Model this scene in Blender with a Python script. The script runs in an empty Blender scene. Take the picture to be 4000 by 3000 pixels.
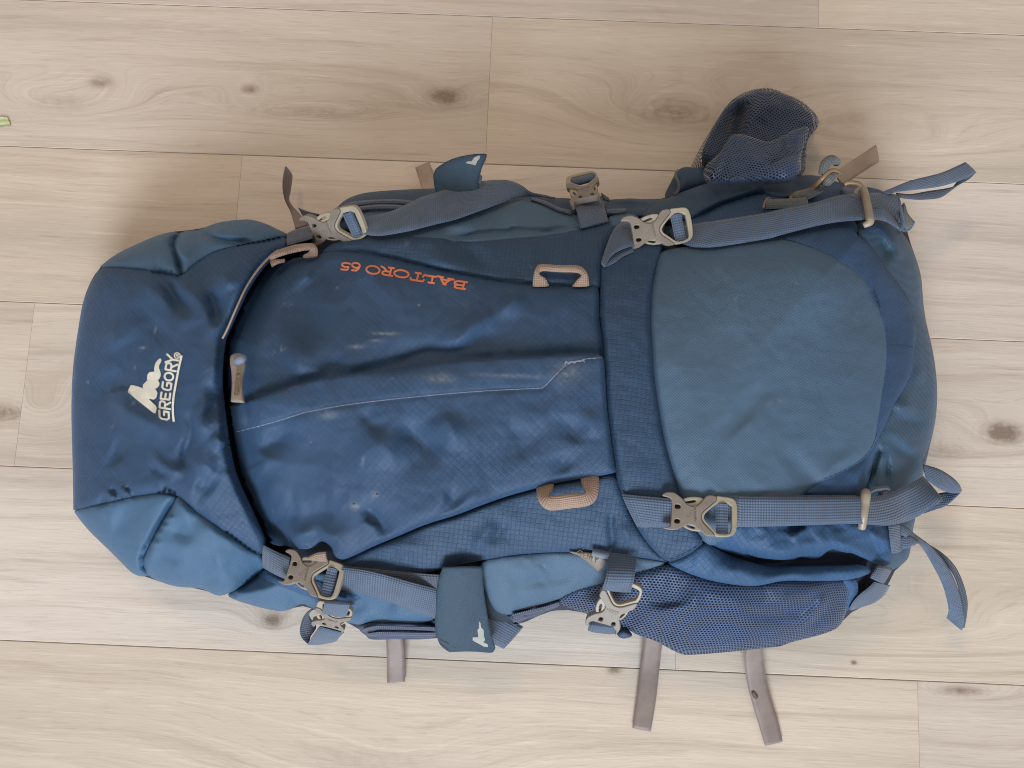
import bpy, math, random
import numpy as np
from mathutils import Vector, Matrix, Euler, noise
from mathutils.geometry import delaunay_2d_cdt

random.seed(4)
scn = bpy.context.scene
COL = scn.collection

# ------------------------------------------------------------------ camera
CAM_H = 0.87187
CAM_ROT = (0.134234, 0.0051, 0.041425)
cd = bpy.data.cameras.new("camera"); cam = bpy.data.objects.new("camera", cd)
COL.objects.link(cam); cam.location = (0, 0, CAM_H); cam.rotation_euler = CAM_ROT
cd.sensor_width = 36; cd.lens = 27.0; cd.clip_start = 0.01; cd.clip_end = 50
scn.camera = cam
RM = Euler(CAM_ROT).to_matrix()
RN = np.array(RM)

# ------------------------------------------------------------------ light: a room with a big window on the near side
world = bpy.data.worlds.new("World"); scn.world = world; world.use_nodes = True
bg = world.node_tree.nodes["Background"]; bg.inputs[0].default_value = (1.0, 0.96, 0.93, 1); bg.inputs[1].default_value = 0.45
def area(name, loc, target, sx, sy, power, col):
    l = bpy.data.lights.new(name, 'AREA'); l.shape = 'RECTANGLE'; l.size = sx; l.size_y = sy
    l.energy = power; l.color = col
    o = bpy.data.objects.new(name, l); COL.objects.link(o); o.location = loc
    o.rotation_euler = (Vector(target) - Vector(loc)).to_track_quat('-Z', 'Y').to_euler()
    return o
area("window_light", (-0.10, -3.0, 1.95), (0, 0.1, 0.1), 1.5, 1.3, 168, (0.82, 0.91, 1.0))
area("room_lamp", (-0.42, 0.85, 1.7), (-0.25, 0.5, 0), 0.3, 0.3, 7.0, (1.0, 0.68, 0.38))
scn.view_settings.view_transform = 'Standard'; scn.view_settings.look = 'None'
scn.view_settings.exposure = 0.27; scn.view_settings.gamma = 1.0
scn.render.engine = 'CYCLES'; scn.cycles.filter_width = 1.05
scn.render.resolution_x = 1024; scn.render.resolution_y = 768

# ------------------------------------------------------------------ placing: a pixel of the photograph (4000 x 3000) at a height z
def U(x, y, z):
    x = np.asarray(x, float); y = np.asarray(y, float); z = np.asarray(z, float)
    d = np.stack([(x - 2000) / 3000.0, -(y - 1500) / 3000.0, -np.ones_like(x)], -1) @ RN.T
    t = (z - CAM_H) / d[..., 2]
    return np.stack([d[..., 0] * t, d[..., 1] * t, z + 0 * t], -1)
def mk(ox, oy, w):
    s = w / 2212.0
    def f(*a):
        return [(ox + a[i] * s, oy + a[i + 1] * s) for i in range(0, len(a), 2)]
    return f
Z1 = mk(200, 700, 1000); Z2 = mk(200, 1400, 1000); Z3 = mk(200, 2000, 1000)
Z4 = mk(1100, 500, 1000); Z5 = mk(1100, 1200, 1000); Z6 = mk(1100, 1900, 1000)
Z7 = mk(2000, 500, 1000); Z8 = mk(2000, 1200, 1000); Z9 = mk(2000, 1800, 1000)
ZA = mk(2900, 500, 1000); ZB = mk(2900, 1200, 1000); ZC = mk(2900, 1800, 1000); ZD = mk(2500, 200, 1000)
ZE = mk(2300, 2300, 1000); ZF = mk(1200, 2400, 1000); ZG = mk(1000, 560, 1000)
ZL = mk(450, 1350, 550); ZT = mk(1300, 980, 560); ZQ = mk(1020, 780, 500)
ZR = mk(2240, 2120, 500); ZS = mk(2100, 640, 700)
def ZU(*a): return [(1100 + a[i] * .24111, 2100 + a[i + 1] * .24111) for i in range(0, len(a), 2)]

# ------------------------------------------------------------------ polylines
def chaikin(p, n=2, closed=True):
    p = [tuple(q) for q in p]
    for _ in range(n):
        r = []
        m = len(p)
        rng = range(m) if closed else range(m - 1)
        if not closed: r.append(p[0])
        for i in rng:
            a = p[i]; b = p[(i + 1) % m]
            r.append((a[0] * .75 + b[0] * .25, a[1] * .75 + b[1] * .25))
            r.append((a[0] * .25 + b[0] * .75, a[1] * .25 + b[1] * .75))
        if not closed: r.append(p[-1])
        p = r
    return p
def resample(p, step, closed=True):
    P = np.array(p, float)
    if closed: P = np.vstack([P, P[:1]])
    s = np.r_[0, np.cumsum(np.hypot(*np.diff(P, axis=0).T))]
    n = max(int(s[-1] / step), 3)
    t = np.linspace(0, s[-1], n + 1)
    if closed: t = t[:-1]
    return np.stack([np.interp(t, s, P[:, 0]), np.interp(t, s, P[:, 1])], 1)
def segdist(X, Y, P, closed):
    """distance to the polyline and the arc position 0..1 of the nearest point"""
    P = np.asarray(P, float)
    if closed: P = np.vstack([P, P[:1]])
    L = np.hypot(*np.diff(P, axis=0).T); S = np.r_[0, np.cumsum(L)]
    best = np.full(X.shape, 1e9); arc = np.zeros(X.shape)
    for i in range(len(P) - 1):
        if L[i] < 1e-6: continue
        ax, ay = P[i]; dx, dy = (P[i + 1] - P[i]) / L[i]
        t = np.clip((X - ax) * dx + (Y - ay) * dy, 0, L[i])
        d = np.hypot(X - ax - t * dx, Y - ay - t * dy)
        m = d < best
        best = np.where(m, d, best); arc = np.where(m, (S[i] + t) / S[-1], arc)
    return best, arc
def inside(X, Y, P):
    P = np.asarray(P, float); r = np.zeros(X.shape, bool); j = len(P) - 1
    for i in range(len(P)):
        xi, yi = P[i]; xj, yj = P[j]
        if yi != yj:
            c = ((yi > Y) != (yj > Y)) & (X < (xj - xi) * (Y - yi) / (yj - yi) + xi)
            r ^= c
        j = i
    return r

# ------------------------------------------------------------------ the stuffed shape of the pack (height over the floor)
LID_EDGE = Z1(2035, 480, 2040, 590, 1920, 640, 1800, 760, 1690, 920, 1600, 1110, 1520, 1290, 1480, 1370) + \
    Z2(1455, 60, 1450, 200, 1475, 420, 1500, 640, 1520, 760, 1560, 960, 1620, 1110, 1700, 1280, 1790, 1480, 1840, 1580) + Z3(1830, 480)
LID_TOP = Z1(415, 760, 550, 650, 740, 560, 900, 490, 1060, 447, 1200, 440, 1270, 445, 1420, 375, 1740, 345, 1900, 400, 2035, 480)
LID_BOT = Z3(1830, 480, 1760, 550, 1640, 640, 1500, 720, 1430, 725, 1360, 690, 1290, 655, 1080, 650, 930, 600, 840, 555, 770, 560, 690, 525,
             600, 430, 480, 310, 320, 160, 200, 5)
LID_LEFT = Z2(190, 1310, 190, 1100, 180, 750, 172, 400, 185, 100) + Z1(205, 1480, 235, 1280, 270, 1070, 330, 900, 415, 760)
HULL = LID_TOP + Z1(2100, 520) + Z4(440, 760, 470, 690, 560, 610, 700, 560, 900, 540, 1300, 520, 1800, 520) + \
    Z7(0, 590, 370, 600, 800, 630, 1000, 600, 1200, 625, 1380, 600, 1500, 520, 1700, 460, 1900, 435) + \
    ZD(860, 1095, 1200, 1100, 1545, 1070) + ZA(700, 430, 900, 520, 1200, 540, 1350, 600, 1450, 1000, 1510, 1150, 1550, 1300, 1560, 1500, 1580, 1659) + \
    ZB(1620, 260, 1660, 450, 1685, 680, 1680, 900, 1650, 1080, 1610, 1230, 1575, 1400, 1540, 1500) + \
    ZC(1500, 470, 1465, 640, 1450, 800, 1420, 870, 1300, 945, 1270, 1080, 1100, 1240, 900, 1320, 850, 1430, 400, 1570) + \
    ZE(2000, 400, 1500, 510, 1000, 565, 800, 570, 560, 440, 300, 300) + Z9(430, 1260, 200, 1350, 40, 1430) + \
    Z6(1900, 1200, 1330, 1325, 950, 1320, 740, 1310, 660, 1210, 500, 1150, 180, 1010, 0, 1080) + Z3(2060, 850, 1780, 820, 1510, 715) + \
    LID_BOT + LID_LEFT
FOLDS = []      # (polyline, half width px, height m)
def fold(p, w, a): FOLDS.append((np.array(p, float), w, a * (1.0 if w < 15 or a < -.018 else (1.2 if w >= 30 else 1.1))))

# seams and gaps between the panels press the cloth in
fold(LID_EDGE[1:-1], 14, -.006)
LID_GAP = [(x + 30, y) for x, y in LID_EDGE[1:-1]]
def under_lid(X, Y):
    d, _ = segdist(X, Y, LID_GAP, False)
    m = X < 1500
    return H(X, Y) - np.where(m, .040 * np.exp(-(d / 62.0) ** 2), 0) - np.where(inside(X, Y, LID_GAP + [(700, 2100), (700, 1100)]), .03, 0)
fold(Z1(1880, 560, 1750, 640, 1640, 800, 1560, 1000, 1480, 1230), 60, .006)
# lid: creases seen in the dark cloth
fold(Z1(1115, 840, 1050, 900, 1010, 980, 1080, 1100, 1250, 1190), 34, -.014)
fold(Z1(1130, 800, 1170, 960, 1260, 1080, 1360, 1200, 1440, 1390), 42, .009)
fold(Z1(1350, 900, 1370, 1000, 1400, 1110, 1460, 1260), 26, -.010)
fold(Z1(1430, 740, 1500, 860, 1560, 960), 34, .009)
fold(Z1(720, 840, 850, 960, 980, 1090, 1130, 1220, 1300, 1300), 40, .008)
fold(Z1(700, 1000, 820, 1180, 930, 1340, 1010, 1450), 44, -.007)
fold(Z1(400, 1200, 520, 1320, 620, 1480), 60, .006)
fold(Z2(600, 60, 540, 200, 500, 330, 620, 400), 60, -.007)
fold(Z2(380, 430, 560, 410, 760, 520, 900, 600, 1100, 560), 46, .009)
fold(Z2(1230, 300, 1210, 420, 1215, 600, 1190, 830, 1110, 1080), 22, -.010)
fold(Z2(1290, 250, 1280, 420, 1290, 620, 1250, 800), 30, .008)
fold(Z2(1320, 180, 1380, 300, 1390, 470, 1420, 620), 34, -.009)
fold(Z2(1400, 660, 1450, 720, 1520, 750), 18, .007)
fold(Z2(830, 870, 930, 880, 1040, 970, 1090, 1060), 26, .008)
fold(Z2(820, 920, 930, 950, 1040, 1030), 20, -.008)
fold(Z2(480, 780, 560, 820, 640, 900), 46, -.006)
fold(Z2(400, 1150, 440, 1200, 500, 1230), 16, -.006); fold(Z2(520, 1120, 570, 1170, 620, 1200), 12, -.005); fold(Z2(640, 1110, 700, 1150, 740, 1190), 12, -.005)
fold(Z2(470, 1150, 510, 1190, 550, 1220), 12, .004); fold(Z2(600, 1110, 640, 1160, 670, 1190), 12, .004)
fold(Z2(960, 1090, 1010, 1130, 1080, 1170), 10, -.005)
fold(Z2(1200, 1060, 1300, 1070, 1400, 1130), 40, -.006)
fold(Z2(1200, 950, 1330, 920, 1460, 960), 40, .006)
# lid side panels
fold(Z1(1270, 445, 1330, 480, 1400, 515, 1520, 535, 1750, 545), 12, -.010)
fold(Z1(1300, 420, 1400, 470, 1550, 500, 1750, 505), 30, .007)
fold(Z1(1150, 450, 1060, 520, 1050, 580, 1100, 700, 1125, 830), 12, -.012)
fold(Z1(1100, 530, 1110, 600, 1160, 700), 22, .006)
fold(Z1(900, 500, 1000, 500, 1060, 530), 16, .004)
fold(Z2(1085, 1190, 1000, 1330, 930, 1450, 870, 1560, 820, 1655) + Z3(830, 290, 790, 400, 795, 470, 835, 555), 12, -.011)
for (a, b, c, d) in ((980, 1400, 1060, 1370), (950, 1460, 1010, 1450), (900, 1510, 960, 1510), (870, 1600, 960, 1600)):
    fold(Z2(a, b, c, d), 8, .004)
fold(Z2(1030, 1250, 1120, 1290, 1200, 1400), 40, .005)
fold(Z3(1000, 150, 1130, 170, 1280, 220), 26, -.007)
fold(Z3(860, 380, 1000, 410, 1160, 430), 24, -.006)
fold(Z3(850, 290, 1100, 290, 1350, 310, 1600, 400), 40, .005)
fold(Z2(500, 1380, 640, 1420, 760, 1400), 50, -.006)
fold(Z3(1300, 640, 1360, 560, 1500, 500), 30, -.003)
# front panel
fold(Z4(150, 1190, 210, 1260, 260, 1330), 50, .008)
fold(Z4(20, 1350, 160, 1450, 240, 1600) + Z5(200, 200, 130, 420), 60, -.006)
fold(Z4(380, 1080, 330, 1150, 400, 1260, 560, 1350), 40, -.003)
fold(Z4(560, 1110, 640, 1180, 800, 1300, 960, 1460, 1060, 1600), 34, .004)
fold(Z4(2130, 1390, 2000, 1480, 1900, 1580, 1820, 1659), 34, .007)
fold(Z5(2000, 20, 1800, 120, 1600, 210, 1400, 300, 1250, 400), 45, .007)
fold(Z5(2100, 200, 1800, 280, 1500, 350, 1200, 430, 900, 500, 500, 560), 40, -.009)
fold(Z5(130, 240, 160, 420, 60, 600), 44, .007)
fold(Z5(300, 620, 420, 540, 560, 420), 34, -.005)
fold(Z5(1290, 880, 1350, 960, 1480, 1100, 1600, 1250), 38, .007)
fold(Z5(960, 950, 1150, 1100, 1300, 1250, 1420, 1400), 55, -.008)
fold(Z5(650, 880, 760, 960, 900, 1090), 40, -.005)
fold(Z5(600, 1010, 780, 1120, 950, 1280, 1100, 1450), 60, .007)
fold(Z2(1600, 830, 1750, 780, 1930, 690, 2150, 590), 42, -.010)
fold(Z2(1650, 900, 1800, 820, 1870, 860, 1750, 1050, 1700, 1150), 50, .008)
fold(Z2(1980, 700, 1880, 870, 1830, 1020, 1760, 1180, 1740, 1350), 44, -.007)
fold(Z2(1950, 980, 1850, 1200, 1830, 1350), 50, .005)
fold(Z2(1950, 1300, 2050, 1350, 2180, 1350), 46, -.007)
fold(Z6(30, 250, 150, 220, 400, 230, 600, 260), 46, -.007)
fold(Z6(650, 200, 760, 250, 840, 350, 760, 430), 40, -.008)
fold(Z6(280, 420, 360, 390, 450, 410, 520, 500, 600, 570), 22, .007)
fold(Z6(0, 430, 100, 440, 200, 400, 330, 360), 26, .006)
fold(Z6(100, 520, 230, 510, 330, 450, 420, 470, 460, 540), 20, -.009)
fold(Z6(900, 330, 1150, 250, 1500, 150, 1900, 60), 70, .004)
fold(Z6(1380, 60, 1480, 130, 1520, 200), 50, -.006)
fold(Z8(500, 900, 560, 1050, 560, 1200), 44, -.005)
fold(Z8(620, 850, 680, 1000, 740, 1150), 30, .004)
fold(Z8(370, 1250, 440, 1380, 500, 1450), 30, -.005)
fold(Z8(100, 950, 60, 1150, 140, 1350), 50, -.005)
# seams of the front panel
SEAM_UP = Z4(370, 1070, 470, 1060, 700, 1070, 900, 1110, 1100, 1160, 1400, 1230, 1700, 1290, 1900, 1325, 2110, 1345) + Z7(400, 1362, 690, 1370, 755, 1372)
SEAM_LO = Z6(520, 660, 600, 615, 800, 510, 1000, 430, 1250, 320, 1500, 250, 1750, 150, 1950, 80, 2150, 25) + Z9(200, 235, 360, 190, 590, 150, 740, 130, 890, 100)
fold(SEAM_UP, 9, -.005); fold(SEAM_LO, 10, -.006)
BAND_L = Z7(775, 1190, 775, 1300, 765, 1450, 758, 1650) + Z8(765, 60, 775, 180, 790, 290, 800, 450, 810, 650, 820, 850, 840, 1000, 860, 1150, 880, 1300, 900, 1430, 930, 1560) + Z9(960, 285)
BAND_R = Z7(1300, 1040, 1255, 1150, 1220, 1300, 1200, 1420, 1190, 1659) + Z8(1205, 250, 1215, 500, 1240, 700, 1270, 900, 1300, 1080, 1340, 1250, 1390, 1420, 1440, 1600)
fold(BAND_L, 9, -.006); fold(BAND_R, 8, -.003)
# wings
fold(Z4(700, 990, 900, 960, 1100, 960, 1280, 1000, 1400, 1090, 1500, 1180), 36, .005)
fold(Z4(1480, 990, 1550, 1050, 1700, 1160, 1800, 1200), 30, -.006)
fold(Z4(1300, 1010, 1400, 1130, 1560, 1200, 1750, 1230), 30, .004)
fold(Z6(800, 560, 1000, 520, 1150, 520, 1350, 480), 26, .004)
fold(Z6(1850, 260, 1800, 420, 1720, 520, 1680, 620), 26, .006)
fold(Z6(1950, 250, 1880, 420, 1850, 560), 26, -.006)
fold(Z9(860, 430, 850, 560, 870, 700, 840, 780), 14, -.005)
fold(Z9(890, 560, 980, 600, 1000, 720), 20, .004)
# pocket
fold(ZB(560, 1560, 640, 1480, 780, 1380, 900, 1310, 1050, 1220), 26, .006)
fold(ZB(700, 1520, 850, 1420, 1000, 1330, 1100, 1220), 22, -.005)
fold(ZB(350, 1480, 480, 1420, 640, 1340), 60, -.003)
fold(ZA(200, 1100, 500, 1200, 800, 1350, 1000, 1600), 120, .002)
fold(Z8(1900, 800, 2000, 900, 2100, 1000), 120, -.003)
# base
fold(ZA(1120, 900, 1200, 1050, 1300, 1180), 30, -.008)
fold(ZA(1180, 890, 1280, 1020, 1400, 1150), 22, .006)
fold(ZB(1300, 900, 1400, 860, 1540, 860), 26, .008)
fold(ZB(1280, 1000, 1400, 960, 1560, 980), 30, -.006)
fold(ZB(1240, 1100, 1320, 1220, 1450, 1290, 1590, 1260), 30, -.008)
fold(ZB(1240, 1020, 1330, 1130, 1450, 1200, 1600, 1150), 26, .006)
fold(ZB(1450, 610, 1520, 600, 1600, 620), 20, .004)
fold(ZB(1230, 1180, 1260, 1300, 1250, 1500), 12, -.008)
fold(ZB(1180, 1200, 1130, 1380, 1100, 1480), 14, -.010)
fold(ZB(1190, 1150, 1220, 1250, 1200, 1400), 16, .006)
# lower right ripstop pocket mouth
fold(ZC(0, 760, 200, 740, 420, 800, 600, 760, 700, 700, 850, 690), 30, .007)
fold(ZC(400, 620, 450, 580, 560, 560), 30, -.006)
fold(ZC(430, 700, 540, 620, 560, 570), 16, .006)
fold(ZC(1050, 600, 1080, 680, 1150, 760, 1270, 780), 26, -.008)
fold(ZC(1080, 590, 1150, 660, 1270, 700), 18, .007)
fold(ZC(700, 600, 850, 700, 1000, 780, 1150, 850), 34, .006)
POCKET_MOUTH = Z9(1700, 720, 1800, 770, 2000, 840, 2200, 880) + ZC(250, 880, 500, 890, 760, 850, 900, 860, 1080, 900)
fold(POCKET_MOUTH, 26, -.020)
# mesh
fold(Z9(1040, 1180, 1300, 1200, 1500, 1220, 1640, 1210), 26, -.008)
fold(Z9(1040, 1300, 1300, 1260, 1560, 1240, 1800, 1290), 34, .009)
fold(Z9(1550, 1000, 1650, 1130, 1900, 1250, 2150, 1300), 40, .005)
fold(Z9(1000, 1280, 1020, 1380, 1100, 1440), 26, -.009)
fold(ZC(50, 1250, 300, 1200, 560, 1140, 800, 1060), 30, .007)
fold(ZC(-30, 1340, 300, 1330, 560, 1250, 760, 1140), 34, -.007)
fold(ZC(380, 1480, 560, 1370, 700, 1220, 820, 1120), 22, .008)
fold(ZC(560, 1480, 680, 1370, 780, 1250), 26, -.006)
# upper right sleeve
fold(Z7(1180, 690, 1400, 620, 1650, 530, 1900, 470), 34, .007)
fold(ZD(120, 1330, 400, 1290, 700, 1220, 940, 1170), 22, -.006)
fold(ZD(960, 1110, 1020, 1160, 1040, 1230), 12, -.010)
fold(ZD(900, 1110, 980, 1140, 1010, 1200), 18, .006)
fold(ZD(470, 1450, 700, 1330, 950, 1250, 1100, 1230), 12, -.012)
fold(ZD(1250, 1150, 1400, 1160, 1500, 1110), 22, -.005)
fold(Z7(800, 650, 1000, 670, 1150, 670, 1220, 690), 12, -.008)
fold(Z7(860, 620, 1000, 610, 1150, 640), 20, .006)
# side panels
fold(Z4(1350, 890, 1500, 860, 1720, 850), 22, .007)
fold(Z4(1450, 960, 1700, 910, 2000, 890) + Z7(0, 880, 300, 890, 560, 850), 9, -.008)
fold(Z4(1750, 780, 1950, 720, 2150, 680) + Z7(100, 680, 350, 740, 480, 800), 40, .007)
fold(Z6(1800, 760, 1950, 720, 2200, 700) + Z9(150, 880, 400, 900), 34, .006)
fold(Z9(-60, 1080, 200, 1020, 400, 990, 600, 940), 40, -.006)
fold(Z9(0, 1180, 250, 1120, 500, 1060, 680, 1020), 30, .006)
fold(Z6(740, 1160, 860, 1060, 1060, 1000), 28, -.007)
fold(Z6(700, 1160, 660, 1080, 640, 1010), 26, .006)
fold(Z6(860, 1160, 1000, 1110, 1250, 1120), 20, .005)

def H0(X, Y):
    d, _ = segdist(X, Y, HULL_R, True)
    ins = inside(X, Y, HULL_R)
    d = np.where(ins, d, 0)
    t = np.clip(d / 820.0, 0, 1)
    g = np.power(np.clip(1 - np.power(1 - t, 2.2), 0, 1), 0.60)
    top = np.interp(X, [280, 700, 1300, 2400, 3300, 3700], [.150, .172, .196, .205, .195, .18])
    edge = np.interp(X, [280, 900, 1300], [.075, .08, .085])
    return edge + (top - edge) * g
def H(X, Y):
    X = np.asarray(X, float); Y = np.asarray(Y, float)
    z = H0(X, Y)
    Xo, Yo = X, Y
    X = Xo + 9 * np.sin(Yo / 61 + Xo / 173) + 7 * np.sin(Yo / 27.0 - Xo / 95); Y = Yo + 9 * np.sin(Xo / 67 - Yo / 151) + 6 * np.sin(Xo / 31.0 + Yo / 83)
    m0 = np.array([.0015 * (1 - abs(noise.noise(Vector((x / 260, y / 190, 3.3)))) * 3) + .0010 * noise.noise(Vector((x / 95, y / 120, 8.1))) for x, y in zip(Xo.ravel(), Yo.ravel())]).reshape(Xo.shape)
    z = z + m0 * np.where(Xo < 2380, 1.0, .45)
    for P, w, a in FOLDS:
        if w < 15: X, Y = Xo, Yo
        else: X = Xo + 9 * np.sin(Yo / 61 + Xo / 173) + 7 * np.sin(Yo / 27.0 - Xo / 95); Y = Yo + 9 * np.sin(Xo / 67 - Yo / 151) + 6 * np.sin(Xo / 31.0 + Yo / 83)
        if 15 <= w: w = w * 1.2
        x0, y0 = P.min(0) - 3.2 * w; x1, y1 = P.max(0) + 3.2 * w
        m = (X > x0) & (X < x1) & (Y > y0) & (Y < y1)
        if not m.any(): continue
        d, s = segdist(X[m], Y[m], P, False)
        tp = np.clip(np.minimum(s, 1 - s) / (0.18 if w < 15 or a < -.018 else .42), 0, 1)
        tp = (.25 if w < 15 else .0) + (.75 if w < 15 else 1.0) * tp * tp * (3 - 2 * tp)
        z[m] += a * (np.exp(-(d / w) ** 1.5) if w > 15 else np.exp(-(d / w) ** 2)) * tp
    return z
HULL_R = resample(chaikin(HULL, 1), 40)
def nz(X, Y, sc, seed=0.0):
    return np.array([noise.noise(Vector((x / sc, y / sc, seed))) for x, y in zip(X.ravel(), Y.ravel())]).reshape(X.shape)

# ------------------------------------------------------------------ materials
def mat(name): 
    m = bpy.data.materials.new(name); m.use_nodes = True
    return m, m.node_tree, m.node_tree.nodes, m.node_tree.links, m.node_tree.nodes["Principled BSDF"]
def N(nt, typ, **kw):
    n = nt.nodes.new(typ)
    for k, v in kw.items():
        if k.startswith('i_'):
            key = k[2:]
            n.inputs[int(key) if key.isdigit() else key].default_value = v
        else: setattr(n, k, v)
    return n
def M_(nt, op, a, b=None, c=None, clamp=False):
    n = nt.nodes.new('ShaderNodeMath'); n.operation = op; n.use_clamp = clamp
    for i, v in enumerate((a, b, c)):
        if v is None: continue
        if isinstance(v, (int, float)): n.inputs[i].default_value = v
        else: nt.links.new(v, n.inputs[i])
    return n.outputs[0]
def mixc(nt, f, a, b, blend='MIX'):
    n = nt.nodes.new('ShaderNodeMix'); n.data_type = 'RGBA'; n.blend_type = blend
    if isinstance(f, (int, float)): n.inputs[0].default_value = f
    else: nt.links.new(f, n.inputs[0])
    for k, v in ((6, a), (7, b)):
        if isinstance(v, tuple): n.inputs[k].default_value = (*v, 1) if len(v) == 3 else v
        else: nt.links.new(v, n.inputs[k])
    return n.outputs[2]
def ramp(nt, f, stops):
    n = nt.nodes.new('ShaderNodeValToRGB'); nt.links.new(f, n.inputs[0])
    e = n.color_ramp.elements
    while len(e) < len(stops): e.new(0.5)
    for k, (p, c) in zip(e, stops): k.position = p; k.color = (*c, 1) if len(c) == 3 else c
    return n.outputs[0]
def uvrot(nt, ang, sx, sy, off=0):
    uv = N(nt, 'ShaderNodeUVMap', uv_map="uv")
    mp = N(nt, 'ShaderNodeMapping'); mp.inputs['Rotation'].default_value = (0, 0, ang); mp.inputs['Scale'].default_value = (sx, sy, 1)
    mp.inputs['Location'].default_value = (off, off * .7, 0)
    # rotate first, then scale
    mr = N(nt, 'ShaderNodeMapping'); mr.inputs['Rotation'].default_value = (0, 0, ang)
    ms = N(nt, 'ShaderNodeMapping'); ms.inputs['Scale'].default_value = (sx, sy, 1); ms.inputs['Location'].default_value = (off, off * .7, 0)
    nt.nodes.remove(mp)
    nt.links.new(uv.outputs[0], mr.inputs[0]); nt.links.new(mr.outputs[0], ms.inputs[0])
    return uv.outputs[0], ms.outputs[0]
def cloth(name, base, rip=None, ang=0.6, rough=.5, sheen=.25, scuff=.25, twill=1.0, spec=.5, spots=()):
    """woven nylon; rip = cell size in metres of the ripstop grid"""
    m, nt, nd, lk, bs = mat(name)
    uv, _ = uvrot(nt, 0, 1, 1)
    n1 = N(nt, 'ShaderNodeTexNoise', i_Scale=9.0, i_Detail=6.0, i_Roughness=.6); lk.new(uv, n1.inputs['Vector'])
    n2 = N(nt, 'ShaderNodeTexNoise', i_Scale=950.0, i_Detail=2.0); lk.new(uv, n2.inputs['Vector'])
    c = mixc(nt, M_(nt, 'MULTIPLY_ADD', n1.outputs[0], 1.6, -.4, True), tuple(v * .80 for v in base), tuple(v * 1.20 for v in base))
    c = mixc(nt, M_(nt, 'MULTIPLY_ADD', n2.outputs[0], 1.4, -.3, True), mixc(nt, .22, c, (0, 0, 0)), mixc(nt, .05, c, (.7, .8, 1)))
    # dusty rubbed spots
    n3 = N(nt, 'ShaderNodeTexNoise', i_Scale=38.0, i_Detail=8.0, i_Roughness=.75); lk.new(uv, n3.inputs['Vector'])
    n4 = N(nt, 'ShaderNodeTexNoise', i_Scale=5.0, i_Detail=2.0); lk.new(uv, n4.inputs['Vector'])
    ds = M_(nt, 'MULTIPLY', M_(nt, 'MULTIPLY_ADD', n3.outputs[0], 9.0, -5.6, True), M_(nt, 'MULTIPLY_ADD', n4.outputs[0], 3.0, -1.0, True))
    c = mixc(nt, M_(nt, 'MULTIPLY', ds, scuff), c, (.32, .36, .40))
    if spots:
        su = N(nt, 'ShaderNodeSeparateXYZ'); lk.new(uv, su.inputs[0]); tot = None
        fz_ = N(nt, 'ShaderNodeTexNoise', i_Scale=160.0, i_Detail=5.0, i_Roughness=.8); lk.new(uv, fz_.inputs['Vector'])
        for (qx, qy, rx, ry, st) in spots:
            a_ = M_(nt, 'DIVIDE', M_(nt, 'SUBTRACT', su.outputs[0], qx), rx); b_ = M_(nt, 'DIVIDE', M_(nt, 'SUBTRACT', su.outputs[1], qy), ry)
            e_ = M_(nt, 'MULTIPLY', M_(nt, 'EXPONENT', M_(nt, 'MULTIPLY', M_(nt, 'ADD', M_(nt, 'MULTIPLY', a_, a_), M_(nt, 'MULTIPLY', b_, b_)), -1.0)), st)
            tot = e_ if tot is None else M_(nt, 'MAXIMUM', tot, e_)
        c = mixc(nt, M_(nt, 'MULTIPLY', tot, M_(nt, 'MULTIPLY_ADD', fz_.outputs[0], 3.0, -1.0, True)), c, (.27, .29, .29))
    bump_h = M_(nt, 'MULTIPLY', n2.outputs[0], .00025)
    if rip:
        _, g = uvrot(nt, ang, 1 / rip, 1 / rip)
        wob = N(nt, 'ShaderNodeTexNoise', i_Scale=14.0, i_Detail=1.0); lk.new(uv, wob.inputs['Vector'])
        va = N(nt, 'ShaderNodeVectorMath', operation='MULTIPLY_ADD'); lk.new(wob.outputs[1], va.inputs[0]); va.inputs[1].default_value = (1.6, 1.6, 0); lk.new(g, va.inputs[2])
        sp = N(nt, 'ShaderNodeSeparateXYZ'); lk.new(va.outputs[0], sp.inputs[0])
        def line(s):
            f = M_(nt, 'FRACT', s)
            t = M_(nt, 'ABSOLUTE', M_(nt, 'SUBTRACT', f, .5))
            return M_(nt, 'MULTIPLY_ADD', t, 7.0, -2.5, True)
        ln = M_(nt, 'MAXIMUM', line(sp.outputs[0]), line(sp.outputs[1]))
        # each little square is darkened a little, by a random amount
        wn = N(nt, 'ShaderNodeTexWhiteNoise', noise_dimensions='2D')
        fl = N(nt, 'ShaderNodeVectorMath', operation='FLOOR'); lk.new(va.outputs[0], fl.inputs[0]); lk.new(fl.outputs[0], wn.inputs['Vector'])
        c = mixc(nt, M_(nt, 'MULTIPLY', wn.outputs[0], .10), c, (.0, .005, .02))
        c = mixc(nt, M_(nt, 'MULTIPLY', ln, M_(nt, 'MULTIPLY_ADD', n1.outputs[0], .75, -.14, True)), c, tuple(v * .30 for v in base))
        bump_h = M_(nt, 'ADD', bump_h, M_(nt, 'MULTIPLY', ln, -.00018))
    else:
        _, g = uvrot(nt, ang, 620 * twill, 620 * twill)
        sp = N(nt, 'ShaderNodeSeparateXYZ'); lk.new(g, sp.inputs[0])
        w = M_(nt, 'MULTIPLY', M_(nt, 'SINE', M_(nt, 'MULTIPLY', sp.outputs[0], 6.283)), M_(nt, 'SINE', M_(nt, 'MULTIPLY', sp.outputs[1], 6.283)))
        c = mixc(nt, M_(nt, 'MULTIPLY_ADD', w, .17, .17), c, tuple(v * .40 for v in base))
        bump_h = M_(nt, 'ADD', bump_h, M_(nt, 'MULTIPLY', w, .00012))
    n5 = N(nt, 'ShaderNodeTexNoise', i_Scale=55.0, i_Detail=3.0, i_Distortion=.6); lk.new(uv, n5.inputs['Vector'])
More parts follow.
